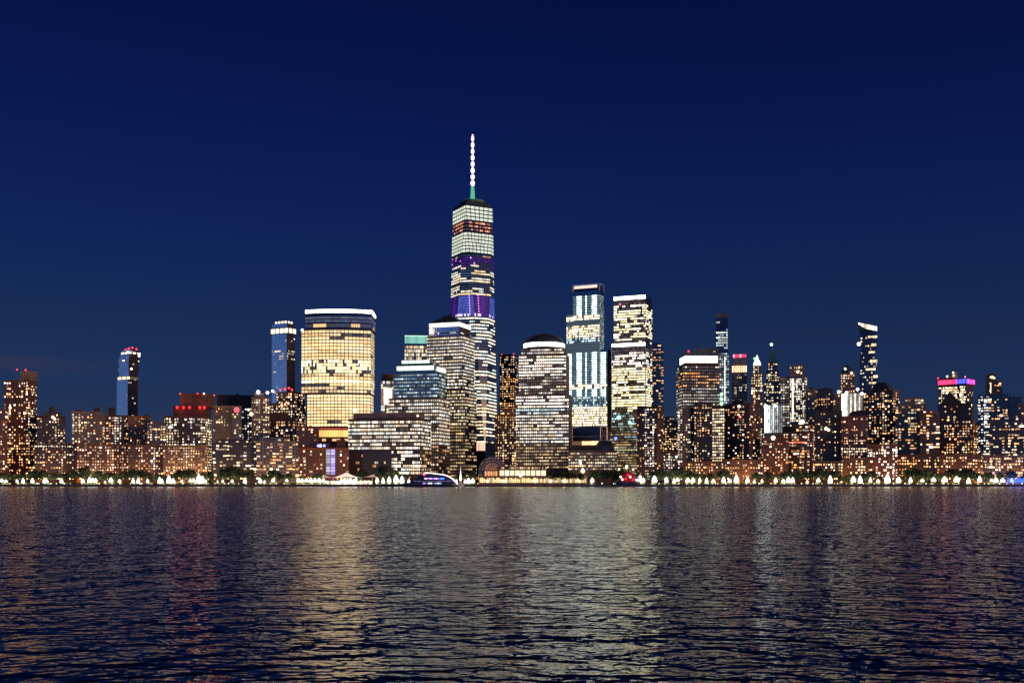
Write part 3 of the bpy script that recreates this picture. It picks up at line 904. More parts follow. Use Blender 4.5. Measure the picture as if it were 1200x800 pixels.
# glazed hoist mast edge at right of shaft
# ---- brown glass tower with crane lamps -------------------------------------------
q = R('office_tower', 'slender brown tower with red crane lamps', 'between spire tower and domed tower', 1820, 585.5, 603, 609, 416, 'dark_glass', .4, 3.0, 2.6, 'warm', .4, 2.4, clutter=False, cat='skyscraper', Dt=40,
      fn=lambda x, y, r: (.35, 'warm') if y < 442 else ((.62, 'orange') if y < 485 else (.4, 'gold')))
mb = MB(); xa, xb = q.lx(584, 6), q.lx(603, 6); zc = q.lz(415.5, 0, 6)
mb.tube((xa, 6, zc), (xb, 6, zc + .6), .6, .6, 4); mb.tube((q.lx(594, 6), 6, q.T.z1), (q.lx(594, 6), 6, zc + 2), .6, .6, 4); mb.build('crane_jib', 'metal_dark', q.root)
q.spot(588, 415.8, RED, .9, 5); q.spot(602, 415, RED, .9, 5); q.done()
q = R('stone_block', 'old stone block under amber light', 'behind the arched glass hall', 1600, 580, None, 611, 486, 'orange_stone', .42, 3.2, 2.9, 'gold', .4, 2, cat='building',
      tops=[('set', 586, None, 602, 478, 4)])
q.done()
# ---- arched glass hall -------------------------------------------------------------
d_ = 1420
q = Bld('arched_hall', 'arched glass hall under amber light', 'between pyramid and domed towers', d_, 560, None, 594, 'hall')
def arch(mb, cx, r0, r1, zb, y, g, n=12, gap=.0, a0=0, a1=pi):
    for k in range(n):
        t0 = a0 + (a1 - a0) * (k + gap / 2) / n; t1 = a0 + (a1 - a0) * (k + 1 - gap / 2) / n
        mb.poly([(cx + r0 * cos(t1), y, zb + r0 * sin(t1)), (cx + r1 * cos(t1), y, zb + r1 * sin(t1)), (cx + r1 * cos(t0), y, zb + r1 * sin(t0)), (cx + r0 * cos(t0), y, zb + r0 * sin(t0))], g() if callable(g) else g)
cx = q.lx(577); zb_ = q.lz(551)
for nm, rr, y_, D_ in (('vault', 16.5, 14, 40), ('vault', 13.2, 7, 8), ('vault', 9.8, 0, 8)):
    mb = MB(); ring = [(cx + rr * q.m * cos(pi * k / 16), zb_ + rr * q.m * sin(pi * k / 16)) for k in range(17)]
    pts = [(cx + rr * q.m, 0)] + ring + [(cx - rr * q.m, 0)]
    mb.loft([[(x, y_ + D_, z) for x, z in pts], [(x, y_, z) for x, z in pts]]); mb.build(nm, 'dark_glass', q.root)
mb = MB()
am = lambda: vary(q.r, .4, 1.2, 1, (.42, .15, .045))
arch(mb, cx, 10.8 * q.m, 12.6 * q.m, zb_, 6.6, lambda: tuple(v * .45 for v in am()), 11, .3); arch(mb, cx, 14 * q.m, 16 * q.m, zb_, 13.6, lambda: tuple(v * .35 for v in am()), 13, .3)
for r0, r1, n in ((1, 4.2, 6), (4.6, 6.8, 9), (7.2, 9.2, 11)): arch(mb, cx, r0 * q.m, r1 * q.m, zb_, -.4, am, n, .36)
mb.build('arch_glazing', 'lit_glass', q.root)
mb = MB()
for k in range(10):
    xa = cx + (-9 + k * 1.8) * q.m
    mb.poly([(xa + .3, -.4, 3), (xa + 1.5 * q.m, -.4, 3), (xa + 1.5 * q.m, -.4, zb_ - 1), (xa + .3, -.4, zb_ - 1)], vary(q.r, .7, 1.5, 1, (1.2, .45, .16)))
mb.build('hall_doors', 'lit_glass', q.root); q.done()

# ---- domed tower -------------------------------------------------------------------
q = Bld('office_tower', 'dome topped office tower with lit ring', 'between slender brown and cool glass towers', 1480, 604.5, None, 667, 'skyscraper', rel=-8)
T0 = q.tier('lower_shaft', 604.5, None, 666.5, 462, None, 'granite', 0, 42)
T1 = q.tier('main_shaft', 608, None, 663.5, 415, 462.2, 'granite', 2, 38)
T2 = q.tier('shoulder_block', 611, None, 660.5, 407, 415.2, 'granite', 4, 34)
cx, cy = (T2.x0 + T2.x1) / 2, 4 + 17
rr = (T2.x1 - T2.x0) / 2 * .96
mb = MB(); zr = T2.z1; mb.lathe(cx, cy, [(rr, zr), (rr, q.lz(401.5, 0, 5))], 32); mb.build('drum', 'slate_dome', q.root)
mb = MB(); zd = q.lz(401.5, 0, 5); hd = q.lz(391.5, 0, 20) - zd
mb.lathe(cx, cy, [(rr * cos(k * pi / 18), zd + hd * sin(k * pi / 18)) for k in range(9)] + [(.3, zd + hd)], 32); mb.build('dome', 'slate_dome', q.root)
mb = MB(); za, zb_ = q.lz(406.6, 0, 5), q.lz(402, 0, 5)
for k in range(64):
    t0, t1 = 2 * pi * (k + .06) / 64, 2 * pi * (k + .94) / 64; R_ = rr + .4
    mb.poly([(cx + R_ * cos(t0), cy + R_ * sin(t0), za), (cx + R_ * cos(t1), cy + R_ * sin(t1), za), (cx + R_ * cos(t1), cy + R_ * sin(t1), zb_), (cx + R_ * cos(t0), cy + R_ * sin(t0), zb_)], vary(q.r, .7, 1.1, 1, (9, 9, 7.5)))
mb.build('ring_lights', 'lit_glass', q.root)
q.office(T2, 3.7, 2.2, 'white', .8, .8, 2.4, .7, .5, .2, 1)
def kf(y, k, r):
    if 455 < y < 462: return dict(p=.5, lo=1, hi=3)
    if 440 < y < 452: return dict(p=.45, lo=.5, hi=2.4)
    if 477 < y < 484: return dict(p=.85, pal='cool', lo=1.2, hi=3)
    if y > 521: return dict(p=.7, pal='gold', lo=.5, hi=2.0, coh=.4)
    if y > 484: return dict(p=.95, lo=1.4, hi=4)
    return dict(p=.82)
q.office(T1, 3.65, 2.3, 'white', .9, 2.2, 7, .8, .46, .24, 1, fn=kf); q.office(T0, 3.65, 2.3, 'white', .9, 2.2, 7, .8, .46, .3, 1, y1=549, fn=kf); q.done()

# ---- waterfront arcade and lit terrace ---------------------------------------------
q = Bld('arcade', 'long waterfront arcade with bright square windows', 'before the domed tower', 1336, 583, None, 641, 'arcade')
T = q.tier('arcade_block', 583, None, 641, 546.5, None, 'tan_stone', 0, 18); q.parapet(T)
mb = MB(); x0, x1 = q.lx(585), q.lx(640); n = 9
for k in range(n):
    xa, xb = x0 + (x1 - x0) * (k + .1) / n, x0 + (x1 - x0) * (k + .9) / n
    f_ = q.r.uniform(.7, 1.3); m_ = MB(); m_.box(xa, xb, -.35, .2, q.lz(557), q.lz(551), (1.9 * f_, 1.5 * f_, .85 * f_)); m_.build('arcade_window', 'lit_glass', q.root)
q.strip('window_band', T, 547.2, 549, lambda n: row(q.r, n, 'gold', .7, .5, 1.6, .3), 2, .3)
q.done()
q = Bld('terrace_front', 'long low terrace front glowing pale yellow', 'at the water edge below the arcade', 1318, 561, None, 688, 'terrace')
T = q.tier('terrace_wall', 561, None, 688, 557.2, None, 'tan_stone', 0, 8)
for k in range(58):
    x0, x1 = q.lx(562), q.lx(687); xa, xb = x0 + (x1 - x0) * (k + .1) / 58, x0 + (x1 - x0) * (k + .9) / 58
    f_ = q.r.choice((.35, .55, .8, 1, 1.1, 1.3)) * q.r.uniform(.8, 1.1); m_ = MB(); m_.box(xa, xb, -.3, .2, q.lz(565.2), q.lz(559.6 + q.r.choice((0, 0, .8, 1.6))), (1.4 * f_, .98 * f_, .42 * f_)); m_.build('terrace_glow_panel', 'lit_glass', q.root)  # glowing panels stand for lamplight on the terrace stone
for x_ in (571, 591, 610, 627, 645, 661, 679): q.spot(x_, 563.5 if int(x_) % 2 else 557, (6, 5.2, 3.8), 1.4, -1.2, 'globe_lamp')
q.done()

# ---- cool glass tower with braced base ---------------------------------------------
q = Bld('office_tower', 'cool white glass tower with braced base', 'right of the domed tower', 1660, 664, 702.5, 713, 'skyscraper')
Tm = q.tier('main_shaft', 671.5, 702.5, 707.5, 341, 500, 'teal_glass', 0)
Tl = q.tier('left_wing', 664, None, 671.5, 363, 500, 'teal_glass', 2.5, 30)
Tr = q.tier('right_wing', 702.5, None, 711.5, 409, 500, 'teal_glass', 4.5, 30)
Tb = q.tier('braced_base', 666, 704, 711, 500, 516, 'dark_glass', 4)
Tp = q.tier('podium', 664, None, 711, 516, None, 'granite', 0, 34)
# open roof frame
mb = MB(); z0, z1 = Tm.z1, q.lz(332); e = .9
for x, y in ((Tm.x0, 0), (Tm.x1, 0), (Tm.x1, Tm.D), (Tm.x0, Tm.D)): mb.box(x - e, x + e, y - e, y + e, z0, z1)
mb.build('roof_frame', 'metal_pale', q.root)
mb = MB(); mb.box(Tm.x0 - 1, Tm.x1 + 1, -1, 1, z1 - 1.5, z1 + .5); mb.box(Tm.x1 - 1, Tm.x1 + 1, 1, Tm.D, z1 - 1.5, z1 + .5); mb.box(Tm.x0 - 1, Tm.x0 + 1, 1, Tm.D, z1 - 1.5, z1 + .5); mb.build('roof_rail', 'metal_pale', q.root)
U = q.tier('crown_block', 673, None, 700, 335, 341, 'dark_glass', 2, 20)
q.strip('crown_lights', U, 334.6, 337.8, lambda n: [(1.2, .95, .7)] * n, 4, .04, .6, front_only=True)
def zone(y, u, r, cols):
    """bright white atrium columns on dim cool floors, with warm trading floors between"""
    if 366 < y < 372 or 447 < y < 453: return tint(r, 'cream', 1.8, 4) if r.random() < .8 else (.1, .13, .12)
    if 379 < y < 394: return tint(r, 'cream', 1.4, 3.4) if r.random() < .8 else (.35, .3, .2)
    if 394 <= y < 398: return tint(r, 'cool', .8, 2) if r.random() < .6 else (.06, .1, .1)
    if 473 < y < 500: return tint(r, 'cream', 1.5, 3.6) if r.random() < .82 else (.5, .42, .22)
    if 462 < y <= 473: return tint(r, 'cool', .5, 2) if r.random() < .4 else (.05, .10, .10)
    if 410 < y < 447 or y < 366 or 453 <= y <= 462:
        for c0, w_ in cols:
            if abs(u - c0) < w_: return tint(r, 'cool', 2, 5)
        return vary(r, .5, 1.3, 1, (.13, .22, .20))
    return (.08, .11, .10)
for T, ya, yb, cols, pp in ((Tm, 345, 499, ((.22, .09), (.80, .10), (.50, .04)), 1.6), (Tl, 366, 499, ((.5, .35),), 1.6), (Tr, 412, 499, ((.5, .3),), 1.6)):
    nf = round((yb - ya) / 2.9)
    for k in range(nf):
        y_ = ya + (yb - ya) * k / nf; mb = MB()
        q.panes(mb, T.front, q.lz(y_ + 2.3), q.lz(y_ + .4), pp * q.m, lambda n: [zone(y_, (i + .5) / n, q.r, cols) for i in range(n)], .12, .4)
        if T is Tm: q.panes(mb, T.sideline, q.lz(y_ + 2.2), q.lz(y_ + .3), 1.6 * q.m, lambda n: [tint(q.r, 'cool', .2, .8) if q.r.random() < .6 else (.04, .07, .07) for i in range(n)], .2, .4)
        mb.build('window_band', 'lit_glass', q.root)
mb = MB(); zA, zB_ = q.lz(516), q.lz(500)
for xa, xb in ((664.5, 670), (703.5, 711)):
    a_, b_ = q.lx(xa), q.lx(xb)
    for p_, q_ in (((a_, zA), (b_, zB_)), ((a_, zB_), (b_, zA)), ((a_, zA), (a_, zB_)), ((b_, zA), (b_, zB_))): mb.tube((p_[0], 1, p_[1]), (q_[0], 1, q_[1]), .7, .7, 4)
mb.tube((q.lx(664.5), 1, zB_), (q.lx(711), 1, zB_), .8, .8, 4); mb.tube((q.lx(664.5), 1, (zA + zB_) / 2 - 4), (q.lx(711), 1, (zA + zB_) / 2 - 4), .6, .6, 4)
mb.build('cross_bracing', 'metal_pale', q.root)
q.strip('podium_window', Tp, 516.8, 521.2, lambda n: [vary(q.r, .5, 1.5, 1, (2, 1.25, .6)) if .25 < i / n < .8 else (.2, .1, .05) for i in range(n)], 2.2, .1, .4)
q.spot(666.5, 519, (5, 4.6, 3.4), 2.2, -1, 'floodlight'); q.done()

q = Bld('domed_annex', 'low annex with dark dome and window grid', 'below the braced glass tower', 1440, 666, None, 723, 'building')
T = q.tier('main_block', 666, None, 723, 528, None, 'granite', 0, 34); q.parapet(T)
q.office(T, 3.9, 2.6, 'cream', .75, .7, 2.2, .5, .5, .3, 1, y1=551)
cx = q.lx(709, 14); cy = 14; rr = 11 * q.m; z0 = T.z1
mb = MB(); mb.lathe(cx, cy, [(rr, z0 - .1), (rr, q.lz(524)), (rr * .93, q.lz(520)), (rr * .7, q.lz(516.6)), (rr * .35, q.lz(514.8)), (.3, q.lz(514.2))], 24); mb.build('dome', 'slate_dome', q.root)
q.spot(680, 540, (2.2, 2.4, 3.2), 1.5, -1); q.spot(680.5, 543, (2.2, 2.4, 3.2), 1.3, -1); q.spot(683, 551.5, (6, 4.6, 3), 2.2, -1); q.done()

q = R('office_block', 'dim beige block in a gap', 'between two bright glass towers', 1780, 703, None, 720, 436, 'pale_stone', .4, 3.2, 2.6, 'cream', .4, 2.4, cat='office building', clutter=False,
      fn=lambda x, y, r: (.75, 'cream') if (x > 711 and y < 470) else (.3, 'gold'))
q.spot(718, 509, (5, 5, 4), 1.4, -1); q.spot(719, 515.5, (6, 4, 2.5), 1.7, -1); q.done()

# ---- yellow tower with two white crown bars ----------------------------------------
q = Bld('office_tower', 'yellow lit tower with two white crown bars', 'right of the cool white glass tower', 1640, 716.5, 756.5, 766, 'skyscraper', Dt=45)
T1 = q.tier('lower_shaft', 716.8, 756.5, 764, 402, 556, 'dark_glass')
T2 = q.tier('upper_shaft', 719.3, 756.5, 764, 347, 402.2, 'dark_glass', 2)
q.strip('crown_bar', T2, 347, 350.8, lambda n: [(8, 8.6, 7)] * n, 4, .02, .5, front_only=True)
q.strip('crown_bar', T1, 402.2, 405.6, lambda n: [(8, 8.6, 7)] * n, 4, .02, .5, front_only=True)
mb = MB(); mb.box(T1.x0 - .6, T1.x0 + .6, -1, 0, q.lz(500), T1.z1); mb.box(T1.x1 - .5, T1.x1 + .5, -1, 0, q.lz(500), T1.z1); mb.build('edge_fin', 'metal_pale', q.root)
def nf_(y, k, r):
    if y < 357: return dict(p=.0, sidek=0)
    if 404 < y < 411: return dict(p=0)
    if 395 < y < 402: return dict(p=.2)
    if 447 < y < 452 or 427 < y < 430: return dict(p=.35, pal='white')
    if y < 395: return dict(p=.72, coh=.7)
    if y < 427: return dict(p=.66, pal='white', coh=.6)
    if y < 478: return dict(p=.92, lo=2, hi=5)
    if y < 483: return dict(p=.4)
    if y < 503: return dict(p=.5, pal='cool', lo=.3, hi=2.2, coh=.7)
    if y < 507 or 510 < y < 516: return dict(p=.35, pal='cool', lo=.3, hi=1.2)
    if 522 < y < 532: return dict(p=.8, lo=.6, hi=1.6)
    return dict(p=.6, pal='gold', lo=.35, hi=1.3)
q.office(T2, 3.1, 2.0, 'yellow', .9, 2, 7, .7, .6, .16, 1, fn=nf_, sidek=.8); q.office(T1, 3.1, 2.0, 'yellow', .9, 2, 7, .7, .62, .16, 1, fn=nf_, sidek=.8)
q.spot(726.5, 356.5, (1.2, .2, .5), 1.4); q.spot(725, 489, (.8, 2.4, 1.9), 2.6); q.spot(738, 495, (.5, 1.4, 1), 2.2); q.spot(721.5, 513.5, (.5, .6, 5), 1.8)
q.done()
q = R('office_tower', 'dark tower with sparse amber floors', 'behind the yellow lit tower', 1800, 757, None, 777.5, 407, 'dark_glass', .3, 3.2, 3, 'orange', .4, 2.6, w=.8, h=.42, cat='skyscraper', clutter=False,
      tops=[('set', 760, None, 774, 402, 4)])
q.done()
q = R('apartment_tower', 'dark brown apartment slab with white windows', 'in front of the yellow lit tower', 1382, 746.5, 770, 778, 477, 'dark_brick', .3, 3.2, 3.3, 'white', .35, 3.0,
      fn=lambda x, y, r: (.6, 'white') if 756 < x < 766 else (.14, 'warm'))
q.done()
q = R('stone_block', 'small golden lit old block', 'in the gap before the white corniced tower', 1760, 776, None, 798, 494, 'orange_stone', .45, 3.1, 2.8, 'gold', .5, 2.4, cat='building',
      tops=[('set', 779, None, 790, 488, 3)])
q.done()
q = R('apartment_block', 'low block with neat white window rows', 'below the small golden block', 1400, 772, None, 802, 529, 'dark_brick', .5, 3.4, 2.8, 'white', .35, 3.0)
q.done()

# ---- right bank --------------------------------------------------------------------
q = Bld('office_tower', 'office tower with glowing white cornice', 'right of the tower with two crown bars', 1600, 793, 800, 843, 'skyscraper', side='l')
T = q.tier('main_shaft', 793, 800, 843, 427, None, 'dark_stone')
U = q.tier('cornice_block', 797, 803, 841, 416.5, 427.2, 'dark_stone', 2)
q.strip('cornice_lights', U, 417, 425, lambda n: [vary(q.r, .85, 1.15, 1, (2.3, 2.15, 1.75))] * n, 5, .03, .6)
V = q.bulk(802, 830, 412, 416.8, 6, 'slate_dome', 'roof_cap', 20)
q.spot(807, 411.5, RED, 1.0, 5)
def rf(y, k, r):
    if y < 436: return dict(p=.25, pal='white')
    if y < 452: return dict(p=.62, pal='orange', lo=1, hi=3)
    if y < 482: return dict(p=.72, pal='white', lo=.5, hi=1.7)
    return dict(p=.5)
q.office(T, 3.6, 2.6, 'cream', .7, .7, 2.4, .6, .42, .3, 1, fn=rf, sidek=1.1); q.done()
q = R('office_block', 'plain flat roofed grey slab', 'behind the glowing white cornice', 1700, 814, None, 842, 409, 'grey_stone', .05, cat='office building', clutter=False)
q.done()
q = R('apartment_tower', 'pale narrow apartment slab', 'at the left foot of the white corniced tower', 1392, 794, 809, 814, 478, 'pale_stone', .22, 3.1, 3.2, 'cream', fn=lambda x, y, r: (.55, 'white') if x < 800 else (.14, 'cream'))
q.done()
q = R('apartment_tower', 'black apartment tower with star like windows', 'before the white corniced tower', 1385, 813, None, 835, 472, 'dark_stone', .26, 3.2, 3.2, 'warm', .35, 3.0)
q.done()
q = Bld('office_block', 'mid rise block with dense cream rows', 'right of the black apartment tower', 1400, 832, None, 849, 'office building')
T = q.tier('main_block', 832, None, 849, 477, None, 'dark_brick'); q.parapet(T)
q.office(T, 3.5, 2.4, 'cream', .8, .9, 3, .5, .55, .28, .95, y1=545); q.done()

q = Bld('glass_tower', 'very slim dark glass tower', 'behind the white corniced tower', 1880, 838.5, None, 854.5, 'skyscraper')
T = q.tier('lower_shaft', 838.5, None, 854.5, 412, None, 'dark_glass', 0, 24); U = q.tier('upper_shaft', 839, None, 853, 372, 412.2, 'dark_glass', 1, 20)
V = q.tier('crown_block', 840, None, 852.5, 367, 372.2, 'grey_stone', 2, 14)
def sf(y, k, r):
    if y < 388: return dict(p=.12)
    if y < 407: return dict(p=.75, pal='cool', lo=.8, hi=2.4)
    return dict(p=.42, pal='cool', lo=.5, hi=1.8)
q.office(U, 3.0, 2.2, 'cool', .3, .6, 2, .4, .6, .25, 1, fn=sf, skip=True); q.office(T, 3.0, 2.2, 'cool', .4, .6, 2, .4, .6, .25, 1, y1=500, fn=sf)
mb = MB(); x_ = q.lx(849.5, -1); mb.box(x_ - .7, x_ + .7, -1.3, -.4, q.lz(470), q.lz(418), (1.5, 1.6, 1.4)); mb.build('light_line', 'lit_glass', q.root)
for y_ in (462, 467.5, 473): q.spot(845.5, y_, (.9, 2.2, 1.0), 2.0, -2, 'green_lamp')
q.done()
q = Bld('stone_tower', 'old stone tower with red lit crown', 'right of the very slim glass tower', 1820, 857.5, None, 875.5, 'tower')
T = q.tier('main_shaft', 857.5, None, 875.5, 427, None, 'pale_stone', 0, 26); U = q.tier('crown_block', 859, None, 874.5, 415.5, 427.2, 'pale_stone', 1.5, 20)
q.strip('red_crown_lights', U, 415.2, 418.6, lambda n: [(2.2, .06, .22) if i % 4 else (4, .8, 1) for i in range(n)], 1.8, .12)
q.strip('arched_windows', U, 420.5, 424.5, lambda n: [(.02, .02, .03)] * n, 4, .45, .4)
q.strip('lit_gallery', T, 428.5, 436, lambda n: [vary(q.r, .6, 1.2, 1, (1.8, 1.2, .7)) for i in range(n)], 2.6, .3)
mb = MB()
for k in range(6):
    xa = T.x0 + (T.x1 - T.x0) * (k + .5) / 6; mb.box(xa - .5, xa + .5, -1, 0, q.lz(475), q.lz(437))
mb.build('pier', 'pale_stone', q.root)
q.homes(T, 3.2, 3.0, 'white', .25, .5, 2, y0=438, y1=500); q.done()
q = R('apartment_tower', 'dark brown tower with warm scattered windows', 'before the red crowned stone tower', 1388, 847, 878, 890, 474, 'dark_brick', .22, 3.2, 3.4, 'warm', .35, 3.0,
      tops=[('bulk', 858, 871, 469, 'dark_brick')], fn=lambda x, y, r: (.45, 'warm') if 862 < x < 872 else (.2, 'warm'), clutter=False)
q.spot(866, 476, WHT, 1.5); q.spot(867, 488, (4, .5, .5), 1.3); q.done()
q = Bld('stone_tower', 'ornate golden lit tower with pointed white apex', 'right of the red crowned tower', 1880, 880, None, 893.5, 'tower')
T = q.tier('main_shaft', 880, None, 893.5, 437, None, 'tan_stone', 0, 20); U = q.tier('lantern_block', 882.5, None, 892, 428, 437.2, 'tan_stone', 2, 14)
cx = (U.x0 + U.x1) / 2; w_ = (U.x1 - U.x0) / 2
mb = MB(); mb.lathe(cx, 9, [(w_, U.z1), (w_ * .8, q.lz(424)), (w_ * .35, q.lz(420)), (.2, q.lz(415))], 8, (2.3, 2.4, 1.7)); mb.build('lit_apex', 'lit_glass', q.root)
q.spot(884.5, 420, (.5, 1.3, .6), 1.7, 3, 'green_lamp')
q.homes(T, 3.2, 2.6, 'cream', .5, .7, 3, fn=lambda x, y, r: (.8, 'cream') if y < 458 else (.25, 'gold')); q.homes(U, 2.6, 2.4, 'cream', .8, 1, 3); q.done()
q = R('stone_block', 'pale lit block with round white lamp', 'below the pointed white apex', 1700, 882, None, 899, 500, 'pale_stone', .4, 3.2, 2.8, 'white', .5, 2.4, cat='building', clutter=False,
      fn=lambda x, y, r: (.8, 'white') if 508 < y < 522 else (.25, 'cream'))
q.spot(887.5, 494.5, (5, 4.5, 3.6), 1.9, 0); q.done()
q = Bld('stone_tower', 'stepped tower with slim green spire', 'tipped by a pale light', 1960, 895, None, 915.5, 'tower')
T = q.tier('main_shaft', 895, None, 915.5, 447, None, 'grey_stone', 0, 30); U = q.tier('setback_block', 897.5, None, 913, 434, 447.2, 'grey_stone', 3, 24); V = q.tier('setback_block', 900, None, 911, 424, 434.2, 'grey_stone', 6, 16)
cx = (V.x0 + V.x1) / 2; w_ = (V.x1 - V.x0) / 2
mb = MB(); mb.loft([[(cx - w_, 6, V.z1), (cx + w_, 6, V.z1), (cx + w_, 22, V.z1), (cx - w_, 22, V.z1)], [(cx - 1, 13, q.lz(406)), (cx + 1, 13, q.lz(406)), (cx + 1, 15, q.lz(406)), (cx - 1, 15, q.lz(406))]]); mb.build('pyramid_spire', 'copper_green', q.root)
q.spot(904, 403.5, (3, 4, 3.2), 1.6, 13, 'spire_light')
q.homes(T, 3.4, 2.8, 'cream', .4, .5, 2.2, y1=500); q.homes(U, 3.2, 2.8, 'cream', .4, .5, 2); q.homes(V, 3, 2.6, 'warm', .5, .6, 2.4); q.done()
q = Bld('office_block', 'floodlit white columned block', 'below the slim green spire', 1620, 895.5, None, 917, 'office building')
T = q.tier('main_block', 895.5, None, 917, 474, None, 'pale_stone')
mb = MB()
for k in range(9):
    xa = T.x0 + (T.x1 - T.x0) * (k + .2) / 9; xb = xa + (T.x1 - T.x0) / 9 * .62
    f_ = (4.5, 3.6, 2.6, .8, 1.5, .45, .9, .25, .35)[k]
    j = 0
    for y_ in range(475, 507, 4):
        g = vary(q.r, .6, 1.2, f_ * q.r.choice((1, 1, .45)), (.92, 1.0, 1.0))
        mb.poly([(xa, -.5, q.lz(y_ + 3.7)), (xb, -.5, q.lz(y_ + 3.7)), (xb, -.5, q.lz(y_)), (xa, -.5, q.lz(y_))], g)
mb.build('lit_columns', 'lit_glass', q.root)  # floodlight on the columns painted in as glow, strongest at left
q.spot(897.5, 476, (5, 5.5, 5.5), 2.2, -1, 'floodlight'); q.spot(908, 475, (4, 4.5, 4.5), 1.7, -1, 'floodlight'); q.done()
q = Bld('stone_tower', 'tall tower of white lit vertical lines', 'right of the slim green spire', 1760, 914.5, None, 946, 'tower')
T = q.tier('wing_block', 914.5, None, 946, 441, None, 'tan_stone', 3, 36); U = q.tier('main_shaft', 925.5, None, 942.5, 427.5, None, 'tan_stone', 0, 30)
q.office(T, 3.3, 2.6, 'white', .55, .7, 2.2, .5, .55, .3, 1, y1=500)
q.homes(U, 3.1, 2.3, 'white', .6, .8, 2.4, w=.6, h=.6, y0=440, y1=500, colv=.3); q.homes(U, 3.4, 2.6, 'warm', .25, .5, 2.0, y0=429, y1=439)
mb = MB()
x_ = q.lx(929, -.8); mb.box(x_ - 1.1, x_ + 1.1, -1, -.3, q.lz(490), q.lz(444), (1.9, 1.8, 1.5)); mb.build('light_line', 'lit_glass', q.root)
q.spot(940, 494, (3.4, 3, 2.2), 2.6, -1, 'floodlight'); q.spot(935, 435.5, (3, 2.4, 1.7), 1.6, -1); q.done()
q = R('stone_block', 'dim stone tower with faint windows', 'right of the white vertical lines', 1720, 944, None, 957, 456, 'tan_stone', .25, 3.0, 2.4, 'gold', .25, 1.2, cat='building')
q.done()
q = R('apartment_block', 'dark red block with roof floodlight', 'before the floodlit columned block', 1384, 892, None, 924, 514, 'red_brick', .3, 3.3, 3.1, 'warm')
q.spot(906, 513, (4, 3.2, 3.0), 2.6, 1, 'floodlight'); q.done()
q = R('apartment_block', 'brown block with red lit balcony strip', 'below the white vertical lines', 1392, 918, 952, 958, 506, 'brown_brick', .42, 3.4, 3.2, 'warm', .35, 3.0, w=.65,
      tops=[('set', 930, 950, 955, 497, 3)])
q.strip('red_balcony_light', q.T, 517.6, 518.6, lambda n: [(1.6, .4, .2) if i / n < .42 else None for i in range(n)], 3, .05)
q.done()
q = R('office_block', 'dark block with one amber attic row', 'left of the white floodlit piers', 1730, 956, None, 976, 456, 'dark_stone', .2, 3.2, 3.0, 'warm', cat='office building', fn=lambda x, y, r: (.9, 'orange') if 466 < y < 474 else (.14, 'warm'))
q.done()
q = R('apartment_tower', 'nearly black apartment tower', 'before the white floodlit piers', 1400, 954.5, None, 987, 482, 'dark_stone', .17, 3.2, 3.3, 'warm', .35, 3.0, tops=[('bulk', 962, 972, 478, 'dark_stone')])
q.spot(968, 502, (5, 3.8, 2), 1.8); q.spot(971, 503.5, (5, 3.8, 2), 1.5); q.done()
q = Bld('stone_tower', 'small round topped tower', 'rising behind the white floodlit piers', 1820, 984, None, 1003, 'tower')
T = q.tier('main_shaft', 985, None, 1002, 437, None, 'tan_stone', 0, 22)
cx = (T.x0 + T.x1) / 2; w_ = (T.x1 - T.x0) / 2
mb = MB(); mb.lathe(cx, 11, [(w_ * .96, T.z1), (w_ * .9, q.lz(434)), (w_ * .6, q.lz(430)), (w_ * .25, q.lz(427.5)), (.2, q.lz(426.5))], 12); mb.build('round_roof', 'slate_dome', q.root)
q.homes(T, 3.2, 2.6, 'warm', .5, .7, 2.8, y1=460); q.spot(990.5, 432, (3, 2.6, 2), 1.3, 2); q.spot(998, 437, (3, 2.2, 1.4), 1.4, -1); q.done()
q = Bld('office_block', 'block with white floodlit piers', 'below the round topped tower', 1660, 975, None, 1013, 'office building')
T = q.tier('main_block', 976, None, 1012, 461, None, 'tan_stone', 0, 30)
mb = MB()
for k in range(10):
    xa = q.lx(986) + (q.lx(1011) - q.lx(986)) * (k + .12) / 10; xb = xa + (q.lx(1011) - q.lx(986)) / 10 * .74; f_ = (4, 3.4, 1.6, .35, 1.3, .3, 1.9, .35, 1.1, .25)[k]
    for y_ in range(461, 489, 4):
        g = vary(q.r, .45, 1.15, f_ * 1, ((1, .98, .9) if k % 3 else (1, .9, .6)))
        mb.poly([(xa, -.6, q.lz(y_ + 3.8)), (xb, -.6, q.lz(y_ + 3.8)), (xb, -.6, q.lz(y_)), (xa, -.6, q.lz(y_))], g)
mb.build('floodlit_piers', 'lit_glass', q.root)  # piers emit light themselves in place of being floodlit
for x_, y_ in ((983, 459), (992, 460), (1005, 456), (1010, 461)): q.spot(x_, y_, (4.4, 4.5, 3.8), 1.7, -1, 'floodlight')
q.homes(T, 3.2, 2.8, 'gold', .25, .5, 2, fn=lambda x, y, r: (.3, 'gold') if x < 984 else None); q.done()
q = Bld('glass_tower', 'tall slim tower with slanting white crown', 'rising at the right', 1840, 1005.5, None, 1028.5, 'skyscraper')
yb_ = None
mods = [(1007, 1026.5, 447), (1007.4, 1028.3, 439), (1008, 1025.6, 431), (1007.2, 1028.0, 421), (1008.2, 1025.0, 411), (1008.6, 1026.6, 402), (1008, 1027.6, 393)]
